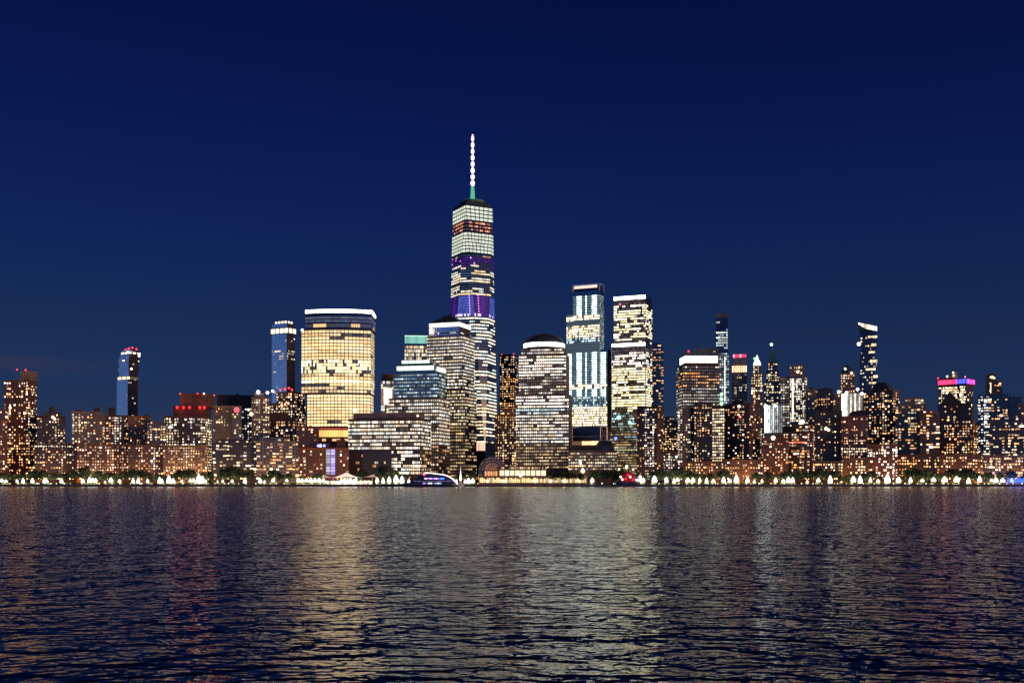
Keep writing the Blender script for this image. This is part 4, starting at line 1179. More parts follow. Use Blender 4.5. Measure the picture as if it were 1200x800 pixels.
for k, (xa_, xb_, y_) in enumerate(mods):
    T = q.tier('stacked_block', xa_, None, xb_, y_, yb_, 'dark_glass', .4 * (k % 2), 26); yb_ = y_
    q.homes(T, 3.2, 2.6, 'cream', .3, .5, 2.6, y1=None if k else 470)
    m_ = MB(); w0 = (12, 7, 16, 12, 10, 8, 15)[k]
    g = vary(q.r, .7, 1.8, 1, (1.7, 1.15, .6)); n_ = 4
    for j in range(n_):
        xa = T.x1 + .4 - w0 * (j + .92) / n_; xb = T.x1 + .4 - w0 * j / n_
        m_.box(xa, xb, T.sb - 1.2, T.sb + .2, T.z1 - (5.5 if k % 2 else 4), T.z1 - 1, vary(q.r, .4, 1.3, 1, g))
    m_.build('lit_balcony', 'lit_glass', T.o)
U = q.tier('crown_block', 1008.5, None, 1026, 388, 393, 'dark_glass', 1, 22)
x0, x1 = q.lx(1005.8), q.lx(1028); zl, zr_ = q.lz(377.5), q.lz(383)
mb = MB(); mb.loft([[(x0 + 2, 1, U.z1), (x1 - 2, 1, U.z1), (x1 - 2, 22, U.z1), (x0 + 2, 22, U.z1)], [(x0, 0, zl), (x1, 0, zr_), (x1, 23, zr_), (x0, 23, zl)]]); mb.build('slanted_crown', 'dark_glass', q.root)
mb = MB()
for k in range(11):
    u0, u1 = k / 11, (k + .9) / 11; zt = lambda u: zl + (zr_ - zl) * u
    f_ = q.r.choice((.5, 1, 1.3, 1.8)); hh = 3.2 + 4.5 * min(1, k / 4)
    mb.poly([(x0 + (x1 - x0) * u0, -.6, zt(u0) - hh), (x0 + (x1 - x0) * u1, -.6, zt(u1) - hh), (x0 + (x1 - x0) * u1, -.6, zt(u1)), (x0 + (x1 - x0) * u0, -.6, zt(u0))], (1.6 * f_, 1.3 * f_, .95 * f_))
mb.build('crown_light', 'lit_glass', q.root)
q.spot(1006.5, 403, (3, 2.8, 2.2), 2.2, -1); q.done()
q = R('apartment_block', 'brick block with dark hipped roof tower', 'below the slanting white crown', 1452, 1012, 1046, 1054, 458, 'brown_brick', .4, 3.3, 3.2, 'warm', .35, 3.0, clutter=False,
      tops=[('set', 1021, None, 1042, 455, 4)])
T = q.T; xa, xb = q.lx(1022, 4), q.lx(1041, 4); z0, z1 = q.lz(455), q.lz(446.5)
mb = MB(); mb.loft([[(xa - 1, 3, z0), (xb + 1, 3, z0), (xb + 1, 25, z0), (xa - 1, 25, z0)], [(xa + 3, 10, z1), (xb - 6, 10, z1), (xb - 6, 18, z1), (xa + 3, 18, z1)]]); mb.build('hipped_roof', 'roofing', q.root)
mb = MB(); x_ = q.lx(1015.3, -.8); mb.box(x_ - .45, x_ + .45, -1, -.4, q.lz(524), q.lz(491), (1.8, 1.6, 1.3)); mb.build('light_line', 'lit_glass', q.root)
q.done()
q = R('apartment_block', 'brick block with sloping dark roof', 'before the white floodlit piers', 1382, 985.5, None, 1017, 488, 'red_brick', .42, 3.3, 2.9, 'pink', .5, 3, clutter=False,
      fn=lambda x, y, r: (.95, 'cream') if 524 < y < 529 else (.38, 'pink'))
xa, xb = q.lx(993, 2), q.lx(1015, 2); z0, z1 = q.T.z1, q.lz(479.5)
mb = MB(); mb.loft([[(xa, 2, z0), (xb, 2, z0), (xb, 16, z0), (xa, 16, z0)], [(xa + 5, 9, z1 - 2), (xb, 9, z1), (xb, 12, z1), (xa + 5, 12, z1 - 2)]]); mb.build('sloping_roof', 'roofing', q.root); q.done()
q = R('apartment_block', 'stepped block with bright terrace rows', 'right of the dark hipped roof', 1424, 1049, None, 1086, 474, 'tan_stone', .36, 3.4, 3.6, 'warm', .35, 3.0, w=.65,
      tops=[('set', 1060, None, 1083, 466, 4)], fn=lambda x, y, r: (.7, 'cream') if 466 < y < 476 and x > 1070 else (.36, 'warm'))
q.done()
q = R('apartment_block', 'pale orange fronted block', 'right of the stepped terrace rows', 1404, 1078, None, 1101, 484, 'orange_stone', .34, 3.6, 3.8, 'warm', .35, 3.0, w=.65, tops=[('set', 1081, None, 1093, 480, 3)])
q.done()
q = Bld('apartment_tower', 'tower with red and blue lit crown', 'at the right', 1720, 1099, 1132, 1142, 'tower')
T = q.tier('main_shaft', 1100, 1131.5, 1141, 451.5, None, 'dark_brick'); U = q.tier('crown_block', 1099.3, 1132, 1142, 443.5, 451.7, 'dark_brick', -.6)
def crown(n):
    o = []
    for i in range(n):
        u = i / n
        c = (3, .1, .35) if u < .36 else (.18, .22, 3.4) if u < .62 else (2.2, .3, 2.8) if u < .7 else (2.6, .12, 1.1)
        o.append(vary(q.r, .6, 1.1, 1, c))
    return o
q.strip('coloured_crown_lights', U, 444.8, 450, crown, 1.5, .12, .5)
mb = MB(); x_ = q.lx(1117, 8); mb.lathe(x_, 12, [(6.0, U.z1 - .1), (6.0, q.lz(440)), (4.2, q.lz(436.5)), (3.6, q.lz(434)), (.3, q.lz(431.5))], 10); mb.lathe(q.lx(1110, 8), 10, [(4.4, U.z1 - .1), (4.4, q.lz(441.5)), (.3, q.lz(439))], 10); mb.build('roof_turret', 'pale_stone', q.root)
q.spot(1117, 436.5, (2.6, 2.2, 1.6), 1.2, 3); q.spot(1117.5, 440, (1.4, 1.1, .7), 1.4, 3); q.spot(1110, 441, (1.2, 1, .7), 1.5, 3); q.spot(1099.3, 443, RED, .9, -2); q.spot(1131, 441.5, (3, .6, .9), .9, -2); q.spot(1141, 447, (3, .4, 1.2), .9, 6)
q.homes(T, 3.0, 2.5, 'cream', .75, .8, 3.2, w=.62, h=.6, y1=476, sidek=.15); q.done()
q = R('apartment_block', 'dark gabled block', 'in front of the red and blue crown', 1500, 1099, None, 1138, 473, 'dark_brick', .25, 3.3, 3.4, 'warm', .35, 3.0, clutter=False)
xa, xb = q.lx(1102, 1), q.lx(1128, 1); xm = q.lx(1112, 1)
mb = MB(); mb.loft([[(xa, 1, q.T.z1), (xb, 1, q.T.z1), (xm, 1, q.lz(458))], [(xa, 20, q.T.z1), (xb, 20, q.T.z1), (xm, 20, q.lz(458))]]); mb.build('gable_roof', 'roofing', q.root); q.done()
q = R('apartment_block', 'amber lit wide block', 'before the dark gabled block', 1412, 1106, 1140, 1147, 496, 'orange_stone', .42, 3.3, 3.2, 'warm', .35, 3.0, fn=lambda x, y, r: (.62, 'gold') if (x > 1126 and y > 517) else (.36, 'warm'))
q.done()
q = Bld('glass_tower', 'dark glass tower with arched lit top', 'at the right edge of the bank', 1560, 1145, None, 1183, 'skyscraper')
T = q.tier('main_shaft', 1146, None, 1181, 462, None, 'dark_glass', 0, 32); U = q.tier('upper_block', 1155, None, 1175, 446, 462.2, 'brown_brick', 5, 18)
cx = q.lx(1161.5, 5); mb = MB(); ring = [(cx + 5.4 * q.m * cos(pi * k / 12), q.lz(443) + 5.8 * q.m * sin(pi * k / 12)) for k in range(13)]
pts = [(cx + 5.4 * q.m, U.z1 - .1)] + ring + [(cx - 5.4 * q.m, U.z1 - .1)]
mb.loft([[(x, 16, z) for x, z in pts], [(x, 6, z) for x, z in pts]]); mb.build('arched_top', 'brown_brick', q.root)
mb = MB(); arch(mb, cx + 1.2, .8 * q.m, 3.6 * q.m, q.lz(443.5), 5.4, lambda: vary(q.r, .8, 1.2, 1, (2, 1.4, .8)), 6, .15, 0, pi * .8); mb.build('arched_window', 'lit_glass', q.root)
mb = MB(); x_ = q.lx(1161, 4); mb.box(x_ - .7, x_ + .7, 4.2, 4.8, q.lz(460), q.lz(448), (1.6, 1.3, .9)); mb.build('light_line', 'lit_glass', q.root)
q.spot(1171.5, 449.5, (3, 2.2, 1.4), 1.0, 4); q.homes(U, 3.4, 3, 'warm', .15, .6, 2)
q.homes(T, 3.4, 3.0, 'white', .3, .5, 4, w=.7, h=.42, fn=lambda x, y, r: (.5, 'white') if x < 1158 else (.22, 'warm'))
for y_ in (469.5, 488, 494.5): q.spot(1155, y_, (5, 4.2, 3), 1.5, -1)
q.done()
q = R('office_block', 'dim blue glass block', 'between arched glass tower and frame edge', 1660, 1179, None, 1197, 466, 'dark_glass', .14, 3.4, 3.4, 'warm', .35, 3.0, cat='office building')
q.done()
q = R('apartment_block', 'beige block cut by right frame edge', 'beside the dim blue glass block', 1450, 1193, None, 1215, 472, 'tan_stone', .22, 3.3, 3.2, 'warm')
q.done()
q = R('apartment_block', 'long grey block with warm ribbon rows', 'below the dim blue glass block', 1400, 1160, None, 1206, 493, 'grey_stone', .34, 3.6, 3.4, 'warm', .35, 3.0, w=.7, h=.42)
q.done()
for (a_, c_, y_, d_, sh, ex, mt_) in ((1016, 1052, 521, 1366, 'low brick row with white windows', 'below the dark hipped roof', 'red_brick'), (1050, 1101, 533, 1356, 'low dark row with orange windows', 'below the stepped terrace rows', 'dark_brick'),
                                 (1099, 1152, 533, 1358, 'low brown row with small amber windows', 'below the amber wide block', 'brown_brick'), (1150, 1206, 534, 1356, 'low grey row with peach windows', 'in the right bottom corner of the bank', 'grey_stone'),
                                 (986, 1018, 537, 1358, 'low brown row behind leafy trees', 'below the sloping dark roof', 'brown_brick'), (952, 988, 541, 1356, 'very low black row', 'below the nearly black tower', 'dark_stone'),
                                 (846, 894, 539, 1356, 'very low brown row', 'below the dark brown scattered tower', 'brown_brick'), (800, 848, 541, 1356, 'very low row with golden windows', 'below the black apartment tower', 'dark_brick')):
    q = R('row_house', sh, ex, d_, a_, None, c_, y_, mt_, .42, 3.5, 3.1, {'orange': 'orange', 'white': 'white', 'peach': 'pink'}.get(sh.split()[-2], 'warm'), .7, 4); q.done()

# ------------------------------------------------------------------ bank, water, sky
mb = MB(); mb.box(-2600, 2600, SHORE, 5200, -4, GZ); tag(mb.build('ground', 'soil'), kind='structure')
mb = MB(); mb.box(-2600, 2600, SHORE + 1.2, SHORE + 30, GZ + .004, GZ + .06); tag(mb.build('esplanade_pavement', 'paving'), kind='structure')
mb = MB(); mb.box(-1500, 1500, SHORE - .9, SHORE - .01, -4, GZ + 1.0)
for k in range(-150, 150): mb.box(k * 10 - .5, k * 10 + .5, SHORE - 1.3, SHORE - .9, -4, GZ + .6)
tag(mb.build('sea_wall', 'seawall_stone'), 'long dark stone sea wall running along the water edge', 'sea wall')

m, nt, b = new_mat('water')
N, L = nt.nodes.new, nt.links.new
geo = N('ShaderNodeNewGeometry')


def group_height():
    g = bpy.data.node_groups.new('wave_height', 'ShaderNodeTree')
    g.interface.new_socket('Vector', in_out='INPUT', socket_type='NodeSocketVector')
    g.interface.new_socket('Height', in_out='OUTPUT', socket_type='NodeSocketFloat')
    gi = g.nodes.new('NodeGroupInput'); go = g.nodes.new('NodeGroupOutput')
    prev = None
    for (lx, ly, rot, amp, det) in WAVES:
        mp = g.nodes.new('ShaderNodeMapping'); g.links.new(gi.outputs[0], mp.inputs['Vector'])
        mp.vector_type = 'POINT'
        mp.inputs['Rotation'].default_value = (0, 0, radians(rot)); mp.inputs['Scale'].default_value = (1 / lx, 1 / ly, 1)
        no = g.nodes.new('ShaderNodeTexNoise'); no.noise_dimensions = '2D'; g.links.new(mp.outputs[0], no.inputs['Vector'])
        no.inputs['Scale'].default_value = 1; no.inputs['Detail'].default_value = det; no.inputs['Roughness'].default_value = .5
        mu = g.nodes.new('ShaderNodeMath'); mu.operation = 'MULTIPLY'; g.links.new(no.outputs[0], mu.inputs[0]); mu.inputs[1].default_value = amp
        if prev:
            ad = g.nodes.new('ShaderNodeMath'); ad.operation = 'ADD'; g.links.new(prev.outputs[0], ad.inputs[0]); g.links.new(mu.outputs[0], ad.inputs[1]); prev = ad
        else: prev = mu
    g.links.new(prev.outputs[0], go.inputs[0])
    return g


WAVES = [(22, 13, 20, .40, 1), (5.2, 3.1, -22, .36, 1), (2.0, 1.25, 20, .19, 1), (.9, .62, -34, .06, 1), (.42, .3, 38, .018, 1)]
G = group_height(); EPS = .06
hs = []
for off in ((0, 0, 0), (EPS, 0, 0), (0, EPS, 0)):
    va = N('ShaderNodeVectorMath'); va.operation = 'ADD'; L(geo.outputs['Position'], va.inputs[0]); va.inputs[1].default_value = off
    gn = N('ShaderNodeGroup'); gn.node_tree = G; L(va.outputs[0], gn.inputs[0]); hs.append(gn)
sl = []
for k in (1, 2):
    sb_ = N('ShaderNodeMath'); sb_.operation = 'SUBTRACT'; L(hs[0].outputs[0], sb_.inputs[0]); L(hs[k].outputs[0], sb_.inputs[1])
    dv = N('ShaderNodeMath'); dv.operation = 'DIVIDE'; L(sb_.outputs[0], dv.inputs[0]); dv.inputs[1].default_value = EPS; sl.append(dv)
# wavelets seen across open water show their near faces: backs sink behind the crests the lower one looks along
spo = N('ShaderNodeSeparateXYZ'); L(geo.outputs['Position'], spo.inputs[0])
def mth(op, a, b_=None):
    k = N('ShaderNodeMath'); k.operation = op
    for i, v in enumerate((a, b_)):
        if v is None: continue
        if isinstance(v, (int, float)): k.inputs[i].default_value = v
        else: L(v, k.inputs[i])
    return k.outputs[0]
dl = mth('DIVIDE', 4.6, mth('MAXIMUM', spo.outputs[1], 12.0))
ts = mth('ADD', mth('MULTIPLY', sl[1].outputs[0], -1.0), dl)          # slope of the face turned to the near shore
tx = mth('MULTIPLY', sl[0].outputs[0], .7)
tt = mth('SQRT', mth('ADD', mth('MULTIPLY', ts, ts), mth('MULTIPLY', tx, tx)))
sy_ = mth('SUBTRACT', dl, tt)
cm = N('ShaderNodeCombineXYZ'); L(sl[0].outputs[0], cm.inputs[0]); L(sy_, cm.inputs[1]); cm.inputs[2].default_value = 1
nz = N('ShaderNodeVectorMath'); nz.operation = 'NORMALIZE'; L(cm.outputs[0], nz.inputs[0])
L(nz.outputs[0], b.inputs['Normal'])
b.inputs['Base Color'].default_value = (.007, .006, .005, 1); b.inputs['Roughness'].default_value = .04; b.inputs['IOR'].default_value = 1.22
mb = MB(); mb.poly([(-5000, -1200, 0), (5000, -1200, 0), (5000, SHORE + .5, 0), (-5000, SHORE + .5, 0)]); tag(mb.build('water', 'water'), kind='structure')

# ------------------------------------------------------------------ lamps along the water
t = MB(); t.lathe(0, 0, [(.22, 0), (.16, .6), (.1, 8.2), (.08, 8.6)], 8); POST = t.mesh('post', 'metal_dark')
t = MB(); t.lathe(0, 0, [(1.2, -1.3), (1.55, -.5), (1.35, .7), (.75, 2.0), (.22, 2.9)], 10); LANT = t.mesh('lantern', 'lamp_glass')  # oversized bell, its shape stands for the glare round the lamp
t = MB(); t.lathe(0, 0, [(.3, 2.9), (.24, 3.0), (.05, 3.3)], 10); CAP = t.mesh('cap', 'metal_dark')
LIGHTS = {}


def lamp_light(kind, col, e):
    if kind not in LIGHTS:
        l = bpy.data.lights.new('lamp_light', 'SPOT'); l.energy = e; l.color = col; l.shadow_soft_size = .8; l.spot_size = radians(125); l.spot_blend = .6
        LIGHTS[kind] = l
    return LIGHTS[kind]


def nearest(px):
    best = None
    for q in BLD:
        if q.d > 1322 and q.a - 1 <= px <= q.c + 1 and (best is None or q.d < best.d): best = q
    if best is None: best = min((q for q in BLD if q.d > 1322), key=lambda q: min(abs(q.a - px), abs(q.c - px)))
    return best


ORD = ['leftmost', 'second', 'third', 'fourth', 'fifth', 'sixth', 'seventh', 'eighth', 'ninth', 'tenth', 'eleventh', 'twelfth', 'thirteenth', 'fourteenth']


def label_rows(items, one, many):
    """items: (px, object); names each by the building it stands before, counting from the left only where several share one"""
    by = {}
    for px, o in sorted(items, key=lambda v: v[0]):
        by.setdefault(nearest(px).short, []).append(o)
    for sh, os_ in by.items():
        for i, o in enumerate(os_):
            o['label'] = (one % sh) if len(os_) == 1 else (many % ((ORD[i] if i == 0 else ORD[i] + ' from left'), sh))


LAMPS = [(2, 3), (7, 2), (20, 2), (27, 2), (38, 2), (52, 2), (55, 2), (72, 2), (97, 2), (105, 3), (108.5, 3), (112, 3), (123, 1), (130, 3), (140, 2), (156, 2), (162, 2), (173, 2),
         (187, 2), (190, 2), (198, 3), (203, 2), (213, 2), (223, 3), (227, 3), (233, 4), (237, 3), (241, 2), (255, 1), (261, 2), (272, 2), (287, 2), (305, 2), (310, 1), (320, 3), (336, 3),
         (350, 3), (354, 3), (359, 3), (364, 3), (369, 3), (374, 3), (379, 3), (442, 3), (449, 2), (456, 3), (464, 4), (471, 3), (479, 2), (545, 1), (549, 2), (554, 2), (694, 3), (750, 4), (754, 3), (767, 4), (781, 3), (790, 2), (794, 4), (806, 3), (812, 3), (820, 3),
         (828, 2), (836, 2), (848, 3), (855, 2), (863, 4), (876, 3), (884, 1), (893, 2), (909, 3), (918, 2), (924, 3), (929, 3), (946, 1), (959, 3), (973, 3), (986, 1), (1000, 4), (1008, 3), (1020, 3), (1029, 2), (1040, 4),
         (1053, 3), (1067, 3), (1081, 3), (1094, 4), (1107, 4), (1121, 4), (1135, 2), (1148, 4), (1162, 3), (1167, 3), (1175, 3)]
items = []
for i, (px, s_) in enumerate(LAMPS):
    d_ = 1306 + RND.uniform(-1, 2); o = empty('street_lamp', (PX(px, d_), d_, GZ + .06)); tag(o, 'x', 'street lamp', 'street lamps along the esplanade')
    k = {1: .7, 2: .85, 3: 1.0, 4: 1.15}[s_]; hgt = 5.2 * k
    inst('post', POST, o, (0, 0, 0), (1, 1, k * .6))
    c = RND.choice([(2, 1.88, 1.7), (2, 1.8, 1.45), (1.9, 1.95, 1.95)]) if px < 800 else RND.choice([(2, 1.75, 1.3), (2, 1.8, 1.45)])
    f_ = {1: .5, 2: .8, 3: 1, 4: 1.3}[s_]
    lk = (.95 + .25 * s_) * RND.uniform(.75, 1.25); lh = lk * RND.uniform(.6, 1.2)
    inst('lantern', LANT, o, (0, 0, hgt - .3), (lk, lk, lh), 0, (c[0] * f_, c[1] * f_, c[2] * f_, 1))
    inst('cap', CAP, o, (0, 0, hgt - .3), (lk, lk, lh))
    li = bpy.data.objects.new('lamp_light', lamp_light(s_, (1, .86, .68), 5200 * f_)); COL.objects.link(li); li.parent = o; li.location = (0, 1.9, 2.2); li.rotation_euler = (radians(118), 0, 0)
    items.append((px, o))
label_rows(items, 'white esplanade lamp before the %s', '%s white lamp before the %s')
t = MB(); t.lathe(0, 0, [(.25, 0), (.2, 1.1)], 6); BOLL = t.mesh('post', 'metal_dark')
items = []
for k in range(130):
    px = 3 + k * 9.25 + RND.uniform(-4, 4)
    if 560 < px < 688 or 476 < px < 537 or 722 < px < 750: continue
    d_ = 1302.6; o = empty('added_edge_light', (PX(px, d_), d_, GZ + .06)); tag(o, 'x', 'added edge light', 'added low lights on the sea wall edge')  # added glowing balls that fill out the line of lamps
    inst('post', BOLL, o, (0, 0, 0)); r_ = RND.uniform(.55, 1.0)
    inst('lantern', BALL, o, (0, 0, 1.1 + r_ * .8), (r_, r_, r_ * .9), 0, RND.choice([(1.7, 1.4, 1.0, 1), (1.7, 1.5, 1.2, 1), (1.5, 1.0, .5, 1)]))
    items.append((px, o))
label_rows(items, 'low edge light before the %s', '%s added low light before the %s')
items = []
for px in (1182, 1185.5, 1189, 1193, 1196, 1199.5):
    d_ = 1306; o = empty('street_lamp', (PX(px, d_), d_, GZ + .06)); tag(o, 'x', 'street lamp', 'blue lamps at the right end of the esplanade')
    inst('post', POST, o, (0, 0, 0), (1, 1, .62)); inst('lantern', LANT, o, (0, 0, 5), (1.3, 1.3, 1.2), 0, RND.choice([(.1, .25, 2.6, 1), (.05, .12, 2.2, 1), (.9, 1.3, 2.6, 1)])); inst('cap', CAP, o, (0, 0, 5), (1.3, 1.3, 1.2))
    li = bpy.data.objects.new('lamp_light', lamp_light('b', (.06, .12, 1), 9000)); COL.objects.link(li); li.parent = o; li.location = (0, 1.9, 2.2); li.rotation_euler = (radians(118), 0, 0)
    items.append((px, o))
for i, (px, o) in enumerate(items): o['label'] = '%s of the blue lamps at the right end of the esplanade' % (ORD[i] + (' from left' if i else ''))

# ------------------------------------------------------------------ trees
def crown_mesh(seed):
    r = random.Random(seed); t = MB()
    lobes = [(r.uniform(-.5, .5), r.uniform(-.4, .4), r.uniform(-.35, .45), r.uniform(.4, .62)) for _ in range(9)]
    for _ in range(620):
        lx_, ly_, lz_, lr = r.choice(lobes)
        u, v = r.uniform(0, 2 * pi), r.uniform(-1, 1); rr = lr * r.uniform(.55, 1.06); c = math.sqrt(1 - v * v)
        x, y, z = lx_ + rr * c * cos(u), ly_ + rr * c * sin(u), lz_ + rr * v * .85
        s_ = r.uniform(.05, .11); a_, b_ = r.uniform(0, 2 * pi), r.uniform(-.9, .9)
        ux, uy, uz = cos(a_) * s_, sin(a_) * s_, b_ * s_ * .6; vx, vy, vz = -sin(a_) * s_ * .4, cos(a_) * s_ * .4, s_ * .9
        t.poly([(x - ux - vx, y - uy - vy, z - uz - vz), (x + ux - vx, y + uy - vy, z + uz - vz), (x + ux * .6 + vx, y + uy * .6 + vy, z + uz + vz), (x - ux * .6 + vx, y - uy * .6 + vy, z - uz + vz)])
    return t.mesh('crown', 'leaf')


CROWNS = [crown_mesh(s_) for s_ in range(6)]
def trunk_mesh(seed):
    r = random.Random(seed); t = MB(); t.tube((0, 0, 0), (.1, 0, .55), .11, .06, 7)
    for k in range(4):
        a_ = k * pi / 2 + r.uniform(-.5, .5); t.tube((.1, 0, .5), (.1 + .55 * cos(a_), .55 * sin(a_), .95 + r.uniform(-.1, .2)), .05, .02, 5)
    return t.mesh('trunk', 'bark')


TRUNKS = [trunk_mesh(s_) for s_ in range(3)]
items = []
px = -6.0
TOP = lambda x: 551 + 3 * sin(x * .11) + 2.5 * sin(x * .037 + 1)
while px < 1206:
    gap = RND.uniform(8, 15)
    px += gap
    if 383 < px < 408 or 408 < px < 440 and RND.random() < .7 or 560 < px < 641 or 476 < px < 536: continue
    yt = TOP(px) + RND.uniform(-2.5, 3)
    if 690 < px < 728: yt = 549 + RND.uniform(-1, 2)
    d_ = 1316 + RND.uniform(-2, 9); H = PZ(yt, d_) - GZ; W = H * RND.uniform(.38, .52)
    o = empty('tree', (PX(px, d_), d_, GZ + .06)); tag(o, 'x', 'tree', 'trees along the esplanade')
    inst('trunk', RND.choice(TRUNKS), o, (0, 0, 0), (H * .3, H * .3, H * .55), RND.uniform(0, 6))
    inst('crown', RND.choice(CROWNS), o, (0, 0, H * .58), (W, W * .9, H * .44), RND.uniform(0, 6))
    items.append((px, o))
label_rows(items, 'dark leafy tree before the %s', '%s leafy tree before the %s')

# added amber lamps behind the trees, with upward spots to warm the building feet
t = MB(); t.lathe(0, 0, [(.5, 0), (.7, .5), (.3, 1.1)], 8); LANT2 = t.mesh('lantern', 'lamp_glass')
ll = bpy.data.lights.new('lamp_light', 'SPOT'); ll.energy = 26000; ll.color = (1, .42, .12); ll.shadow_soft_size = 1; ll.spot_size = radians(150); ll.spot_blend = .8
items = []
for k in range(31):
    px = 6 + k * 39.5
    if 560 < px < 690: continue
    d_ = 1338; o = empty('street_lamp', (PX(px, d_), d_, GZ)); tag(o, 'x', 'street lamp', 'added amber lamps behind the trees')
    p_ = inst('post', POST, o, (0, 0, 0), (1, 1, 1)); inst('lantern', LANT2, o, (0, 0, 8.6), (1, 1, 1), 0, (2.4, 1.2, .4, 1))
    li = bpy.data.objects.new('lamp_light', ll); COL.objects.link(li); li.parent = o; li.location = (0, 1.2, 8.0); li.rotation_euler = (radians(115), 0, 0)
    items.append((px, o))
label_rows(items, 'amber road lamp before the %s', '%s added amber lamp before the %s')

# hedges between trees and buildings
for i, (a_, c_, wh) in enumerate(((-8, 118, 'under the left hand trees'), (119, 246, 'below the red lit roof block'), (249, 384, 'left of the white tent'), (440, 560, 'behind the lit yacht'), (690, 800, 'behind the dark floating dock'), (802, 1000, 'below the white corniced tower and its neighbours'), (1002, 1208, 'below the red and blue crowned tower'))):
    t = MB(); d_ = 1313.0; x0, x1 = PX(a_, d_), PX(c_, d_); n = int((x1 - x0) / 1.2); r = random.Random(i)
    rings = []
    for k in range(n + 1):
        x = x0 + (x1 - x0) * k / n; h = 2.2 + r.uniform(-.5, .6); j = lambda: r.uniform(-.35, .35)
        rings.append([(x, d_ - 1.3 + j(), GZ), (x, d_ - 1.5 + j(), GZ + h * .5), (x, d_ - 1 + j(), GZ + h), (x, d_ + 1 + j(), GZ + h * .95), (x, d_ + 1.4, GZ)])
    t.loft(rings); tag(t.build('hedge', 'leaf'), 'long clipped dark green hedge ' + wh, 'hedge', 'hedges along the esplanade')

# ------------------------------------------------------------------ ferry terminal tent
d_ = 1312.0
root = empty('terminal_tent', (PX(407, d_), d_, GZ + .06)); tag(root, 'white peaked tent roof of the ferry landing, glowing as if lit from inside', 'tent')
mm = d_ / F
def tent(px0, px1, pxp, yp, ye, name, g):
    t = MB(); xs = [(px0 + (px1 - px0) * k / 12 - 407) * mm for k in range(13)]
    xp = (pxp - 407) * mm; zp, ze = PZ(yp, d_) - GZ, PZ(ye, d_) - GZ
    def zz(x): u = min(1, abs(x - xp) / (max(abs(xs[0] - xp), abs(xs[-1] - xp)))); return ze + (zp - ze) * (1 - u) ** 1.7
    for k in range(12):
        xa, xb = xs[k], xs[k + 1]
        for s_ in (-1, 1):
            t.poly([(xa, s_ * 7, ze + (zz(xa) - ze) * .15), (xb, s_ * 7, ze + (zz(xb) - ze) * .15), (xb, 0, zz(xb)), (xa, 0, zz(xa))], g)
    return t.build(name, 'lit_glass', root)
tent(391, 424, 406, 553, 559.5, 'peaked_canopy', (.95, .82, .66)); tent(424, 439, 438, 555.5, 559, 'side_canopy', (.42, .3, .2)); tent(378, 391, 379, 556, 559.5, 'side_canopy', (.42, .32, .24))  # light through the fabric is put in as canopy glow
t = MB()
for px in (380, 391, 402, 413, 424, 437): t.tube(((px - 407) * mm, -5, 0), ((px - 407) * mm, -5, PZ(559, d_) - GZ), .25)
t.build('tent_posts', 'metal_pale', root)
t = MB()
for k in range(26):
    xa = (381 + k * 2.15 - 407) * mm; f_ = RND.uniform(.3, 1.6); bright = 1.6 if 398 < 381 + k * 2.15 < 415 else .8
    t.poly([(xa, 2, .5), (xa + 1.7, 2, .5), (xa + 1.7, 2, 5), (xa, 2, 5)], (2.2 * f_ * bright, 1.8 * f_ * bright, 1.3 * f_ * bright))
t.build('glazed_wall', 'lit_glass', root)
for k in range(9):
    px = 400 + k * 2.2; inst('hanging_lamp', BALL, root, ((px - 407) * mm, -3, 4.5 + (k % 3)), (1.2, 1.2, 1.6), 0, (6, 5.6, 5, 1))
for px in (418, 423, 428, 432): inst('hanging_lamp', BALL, root, ((px - 407) * mm, -3, 4.2), (1, 1, 1.2), 0, (5, 3.4, 1.6, 1))

# ------------------------------------------------------------------ boats
def side_hull(name, pts, half, mat, parent, cx, d, taper=.35):
    """hull or deckhouse from a side outline in photo pixels, rounded in plan towards both ends"""
    t = MB(); xs = sorted(set(p[0] for p in pts)); n = 16; x0, x1 = min(xs), max(xs)
    up = [p for p in pts[0]] if False else None
    return t


def loft_side(name, top, bot, half, mat, parent, cx, d, glow=None, p=2.2):
    """top, bot: polylines (px, py) sampled over the same span; half: half beam in metres"""
    def ev(pl, x):
        for (a, ya), (b_, yb) in zip(pl[:-1], pl[1:]):
            if a <= x <= b_: return ya + (yb - ya) * ((x - a) / (b_ - a) if b_ > a else 0)
        return pl[-1][1] if x > pl[-1][0] else pl[0][1]
    x0, x1 = top[0][0], top[-1][0]; n = 22; t = MB(); rings = []
    for k in range(n + 1):
        x = x0 + (x1 - x0) * k / n; u = abs(2 * k / n - 1); w = half * max(.06, (1 - u ** (p * 2)) ** .6)
        X_ = (x - cx) * d / F; zt, zb = PZ(ev(top, x), d), PZ(ev(bot, x), d)
        zb = min(zb, zt - .05)
        rings.append([(X_, -w * .8, zb), (X_, -w, (zt + zb) / 2), (X_, -w * .95, zt), (X_, w * .95, zt), (X_, w, (zt + zb) / 2), (X_, w * .8, zb)])
    t.loft(rings, glow); return t.build(name, mat, parent)


